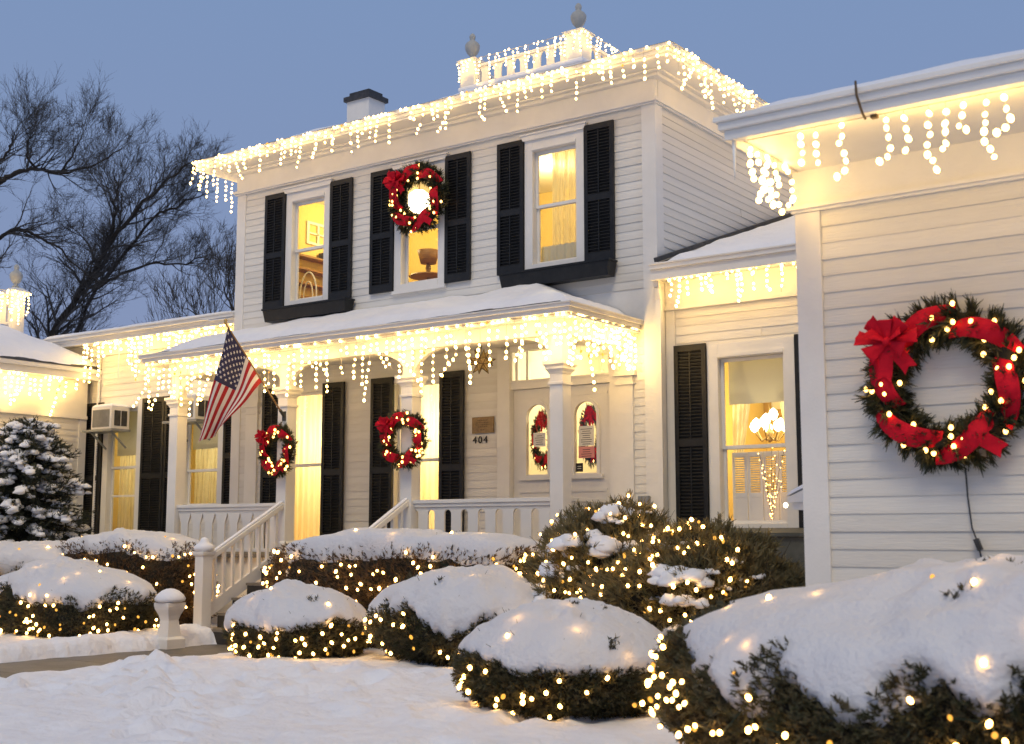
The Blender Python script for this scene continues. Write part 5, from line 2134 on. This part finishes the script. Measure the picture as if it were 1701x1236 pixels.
NV, NU = 39, 36
V = [flag_pt(i / NU, j / NV) for j in range(NV + 1) for i in range(NU + 1)]
fb = MB()
fb.v = [tuple(p) for p in V]
for j in range(NV):
    for i in range(NU):
        a = j * (NU + 1) + i
        fb.f.append((a, a + 1, a + NU + 2, a + NU + 1))
        stripe = j // 3
        canton = i < NU * .40 and j >= 18
        fb.m.append(2 if canton else (0 if stripe % 2 == 0 else 1))
fb.build('cloth', ['flag_red', 'flag_white', 'flag_blue'], fg, True, recalc=False)
sm = MB()
for r_ in range(9):
    for c_ in range(6 if r_ % 2 == 0 else 5):
        u = .40 * ((c_ + .5) / 6 if r_ % 2 == 0 else (c_ + 1) / 6)
        v = 6 / 13 + 7 / 13 * (r_ + .6) / 9.2
        p = flag_pt(u, v)
        du = (flag_pt(u + .01, v) - p).normalized()
        dv = (flag_pt(u, v + .01) - p).normalized()
        nn = du.cross(dv).normalized()
        for sg in (1, -1):
            ring = []
            for k in range(10):
                rad = .026 if k % 2 == 0 else .011
                a = math.pi / 2 + k * math.pi / 5
                ring.append(tuple(p + nn * .004 * sg + (du * math.cos(a) + dv * math.sin(a)) * rad))
            sm.add(ring + [tuple(p + nn * .005 * sg)], [(k, (k + 1) % 10, 10) for k in range(10)])
sm.build('stars', 'flag_white', fg, recalc=False, kind='stuff')

# ------------------------------------------------------------------ hanging star lantern
sl = thing('star_lantern', 'many pointed glass star lantern hanging under the porch ceiling', 'lantern', (-2.27, -.95, 3.88))
m_ = MB()
b = bmesh.new()
bmesh.ops.create_icosphere(b, subdivisions=1, radius=.085)
c0 = Vector((-2.27, -.95, 3.86))
ico = [(v.co.copy()) for v in b.verts]
fcs = [[v.index for v in f.verts] for f in b.faces]
b.free()
lead = MB()
for f in fcs:
    cc = sum((ico[i] for i in f), Vector()) / 3
    tip = cc.normalized() * (.23 if len(m_.v) % 2 else .20)
    vs_ = [tuple(c0 + ico[i]) for i in f] + [tuple(c0 + tip)]
    m_.add(vs_, [(0, 1, 3), (1, 2, 3), (2, 0, 3)])
    for i in f:
        lead.tube([tuple(c0 + ico[i]), tuple(c0 + tip)], .005, 4)
m_.build('glass_points', 'star_glass', sl, recalc=False)
lead.tube([tuple(c0 + Vector((0, 0, .08))), tuple(c0 + Vector((0, 0, .34)))], .005, 4)
lead.build('leading', 'brass_line', sl, recalc=False)
# porch odd: small blue light behind the railing
m_ = MB()
m_.box(-2.88, -2.86, -.4, -.38, 1.42, 1.58)
tag(m_.build('blue_light', 'blue_glow', None), 'tiny blue light tube standing behind the porch railing', 'lamp')

# ------------------------------------------------------------------ bare trees behind the ell
def bare_tree(name, label, limbs, trunk_r, seed, depth=4, n_child=13, len0=1.95, tw=.0042, up=.12):
    rs = random.Random(seed)
    root = limbs[0][0][0]
    t = thing(name, label, 'tree', (root[0], root[1], 0))
    tm, cm = MB(), MB()
    cnt = [0]

    def grow(p, d, ln, r, dep):
        n = 4 if dep > 1 else 3
        pts, q, dd = [p], p.copy(), d.copy()
        for k in range(n):
            dd = (dd + Vector((rs.gauss(0, .17), rs.gauss(0, .17), rs.gauss(up * .5, .14)))).normalized()
            q = q + dd * ln / n
            pts.append(q.copy())
        rr = [max(tw * .45, r * (1 - .75 * k / n)) for k in range(n + 1)]
        cm.tube([tuple(v) for v in pts], rr, 4 if dep > 2 else 3)
        cnt[0] += 1
        if dep <= 0:
            return
        m_ = rs.randint(4, 6) if dep > 1 else rs.randint(4, 6)
        for k in range(m_):
            f = rs.uniform(.25, 1.0)
            i = min(n - 1, int(f * n))
            b = pts[i].lerp(pts[i + 1], f * n - i)
            ax = Vector((rs.gauss(0, 1), rs.gauss(0, 1), rs.gauss(0, 1))).normalized()
            nd = (dd + ax * rs.uniform(.5, .95)).normalized()
            nd.z += up
            nd.normalize()
            grow(b, nd, ln * rs.uniform(.5, .72), max(tw, rr[i] * .62), dep - 1)

    for pl, r0, r1 in limbs:
        pl = [Vector(p) for p in pl]
        n = len(pl)
        fine = []
        for i in range(n - 1):
            for k in range(4):
                p = pl[i].lerp(pl[i + 1], k / 4)
                fine.append(p + Vector((rs.gauss(0, .03), rs.gauss(0, .03), rs.gauss(0, .03))) * (1 if k else 0))
        fine.append(pl[-1])
        rad = [.8 * (r0 + (r1 - r0) * k / (len(fine) - 1)) for k in range(len(fine))]
        tm.tube([tuple(p) for p in fine], rad, 7)
        nc = int(n_child * sum((b - a).length for a, b in zip(pl, pl[1:])) / 4) + 3
        for k in range(nc):
            f = rs.uniform(.18, 1)
            x = f * (len(fine) - 1)
            i = min(len(fine) - 2, int(x))
            b = fine[i].lerp(fine[i + 1], x - i)
            d = (fine[i + 1] - fine[i]).normalized()
            ax = Vector((rs.gauss(0, 1), rs.gauss(0, 1), rs.gauss(.1, 1))).normalized()
            nd = (d * .9 + ax * rs.uniform(.4, .9)).normalized()
            grow(b, nd, len0 * rs.uniform(.55, 1.0) * (1 - .45 * f), max(tw * 1.5, rad[i] * .5), depth - 1)
    tm.build('trunk', 'bark', t, True, recalc=False)
    cm.build('crown', 'bark_twig', t, recalc=False, kind='stuff')


bare_tree('bare_tree', 'tall bare tree with two leaning stems behind the ell roof', [
    ([(-25.5, 7.2, 0), (-25.2, 7.3, 4.5), (-24.91, 7.4, 6.98), (-24.32, 7.66, 8.05), (-23.66, 7.97, 9.08), (-23.18, 8.17, 9.99), (-22.58, 8.47, 10.81), (-21.97, 8.79, 11.52), (-21.39, 9.12, 12.11), (-20.95, 9.37, 12.5)], .17, .03),
    ([(-23.6, 8.47, 10.1), (-23.34, 8.48, 11.0), (-23.17, 8.43, 11.8), (-23.16, 8.3, 12.2)], .08, .02),
    ([(-25.4, 8.0, 3.0), (-25.3, 8.3, 5.2), (-25.19, 8.42, 7.12), (-24.73, 8.58, 8.22), (-24.38, 8.71, 8.95), (-23.46, 9.18, 10.2), (-22.63, 9.6, 11.28), (-22.09, 9.95, 11.51), (-21.46, 10.35, 11.84)], .12, .022),
    ([(-24.8, 9.02, 9.05), (-24.16, 9.41, 9.51), (-23.22, 10.02, 9.88), (-22.47, 10.58, 9.79), (-21.91, 10.93, 10.07)], .07, .02)], .24, 3)
bare_tree('bare_tree', 'large bare tree reaching in from the left edge with thick curving limbs', [
    ([(-25.4, 5.0, 0), (-25.32, 4.99, 4.66), (-25.07, 4.8, 7.02), (-24.83, 4.6, 9.39), (-24.71, 4.44, 10.91), (-24.54, 4.49, 11.42)], .34, .16),
    ([(-24.71, 4.44, 10.91), (-23.85, 4.99, 11.38), (-23.48, 5.21, 11.63), (-22.95, 5.58, 11.72), (-22.43, 5.96, 11.63), (-21.71, 6.45, 11.8), (-20.98, 6.9, 12.31)], .105, .02),
    ([(-25.29, 4.87, 9.5), (-24.41, 5.43, 9.91), (-24.04, 5.66, 10.18), (-23.7, 5.92, 10.08), (-23.19, 6.34, 9.74), (-22.72, 6.77, 9.16), (-22.2, 7.23, 8.64)], .085, .02),
    ([(-24.08, 4.22, 11.28), (-23.4, 4.6, 11.7), (-23.05, 4.75, 12.1), (-22.9, 4.75, 12.5)], .08, .02),
    ([(-22.95, 5.58, 11.72), (-23.13, 5.31, 12.1), (-23.03, 5.25, 12.4), (-22.89, 5.26, 12.6)], .05, .015),
    ([(-22.43, 5.96, 11.63), (-22.1, 6.1, 12.1), (-21.9, 6.15, 12.5)], .05, .015)], .34, 5)
bare_tree('bare_shrub', 'bare twiggy shrub rising behind the ell beside the main house corner', [
    ([(-16.46, 7.34, 4.0), (-16.46, 7.34, 6.4), (-16.51, 7.15, 7.3), (-16.64, 6.98, 7.8)], .07, .02),
    ([(-16.46, 7.34, 5.6), (-16.98, 6.86, 6.9), (-17.46, 6.47, 7.3)], .05, .015),
    ([(-16.46, 7.34, 5.6), (-16.31, 7.27, 7.4), (-16.24, 7.22, 8.1)], .05, .015),
    ([(-16.46, 7.34, 5.2), (-17.13, 6.8, 6.6), (-17.75, 6.33, 6.9)], .05, .015)], .07, 8, depth=3, n_child=12, len0=2.0, tw=.007, up=.35)
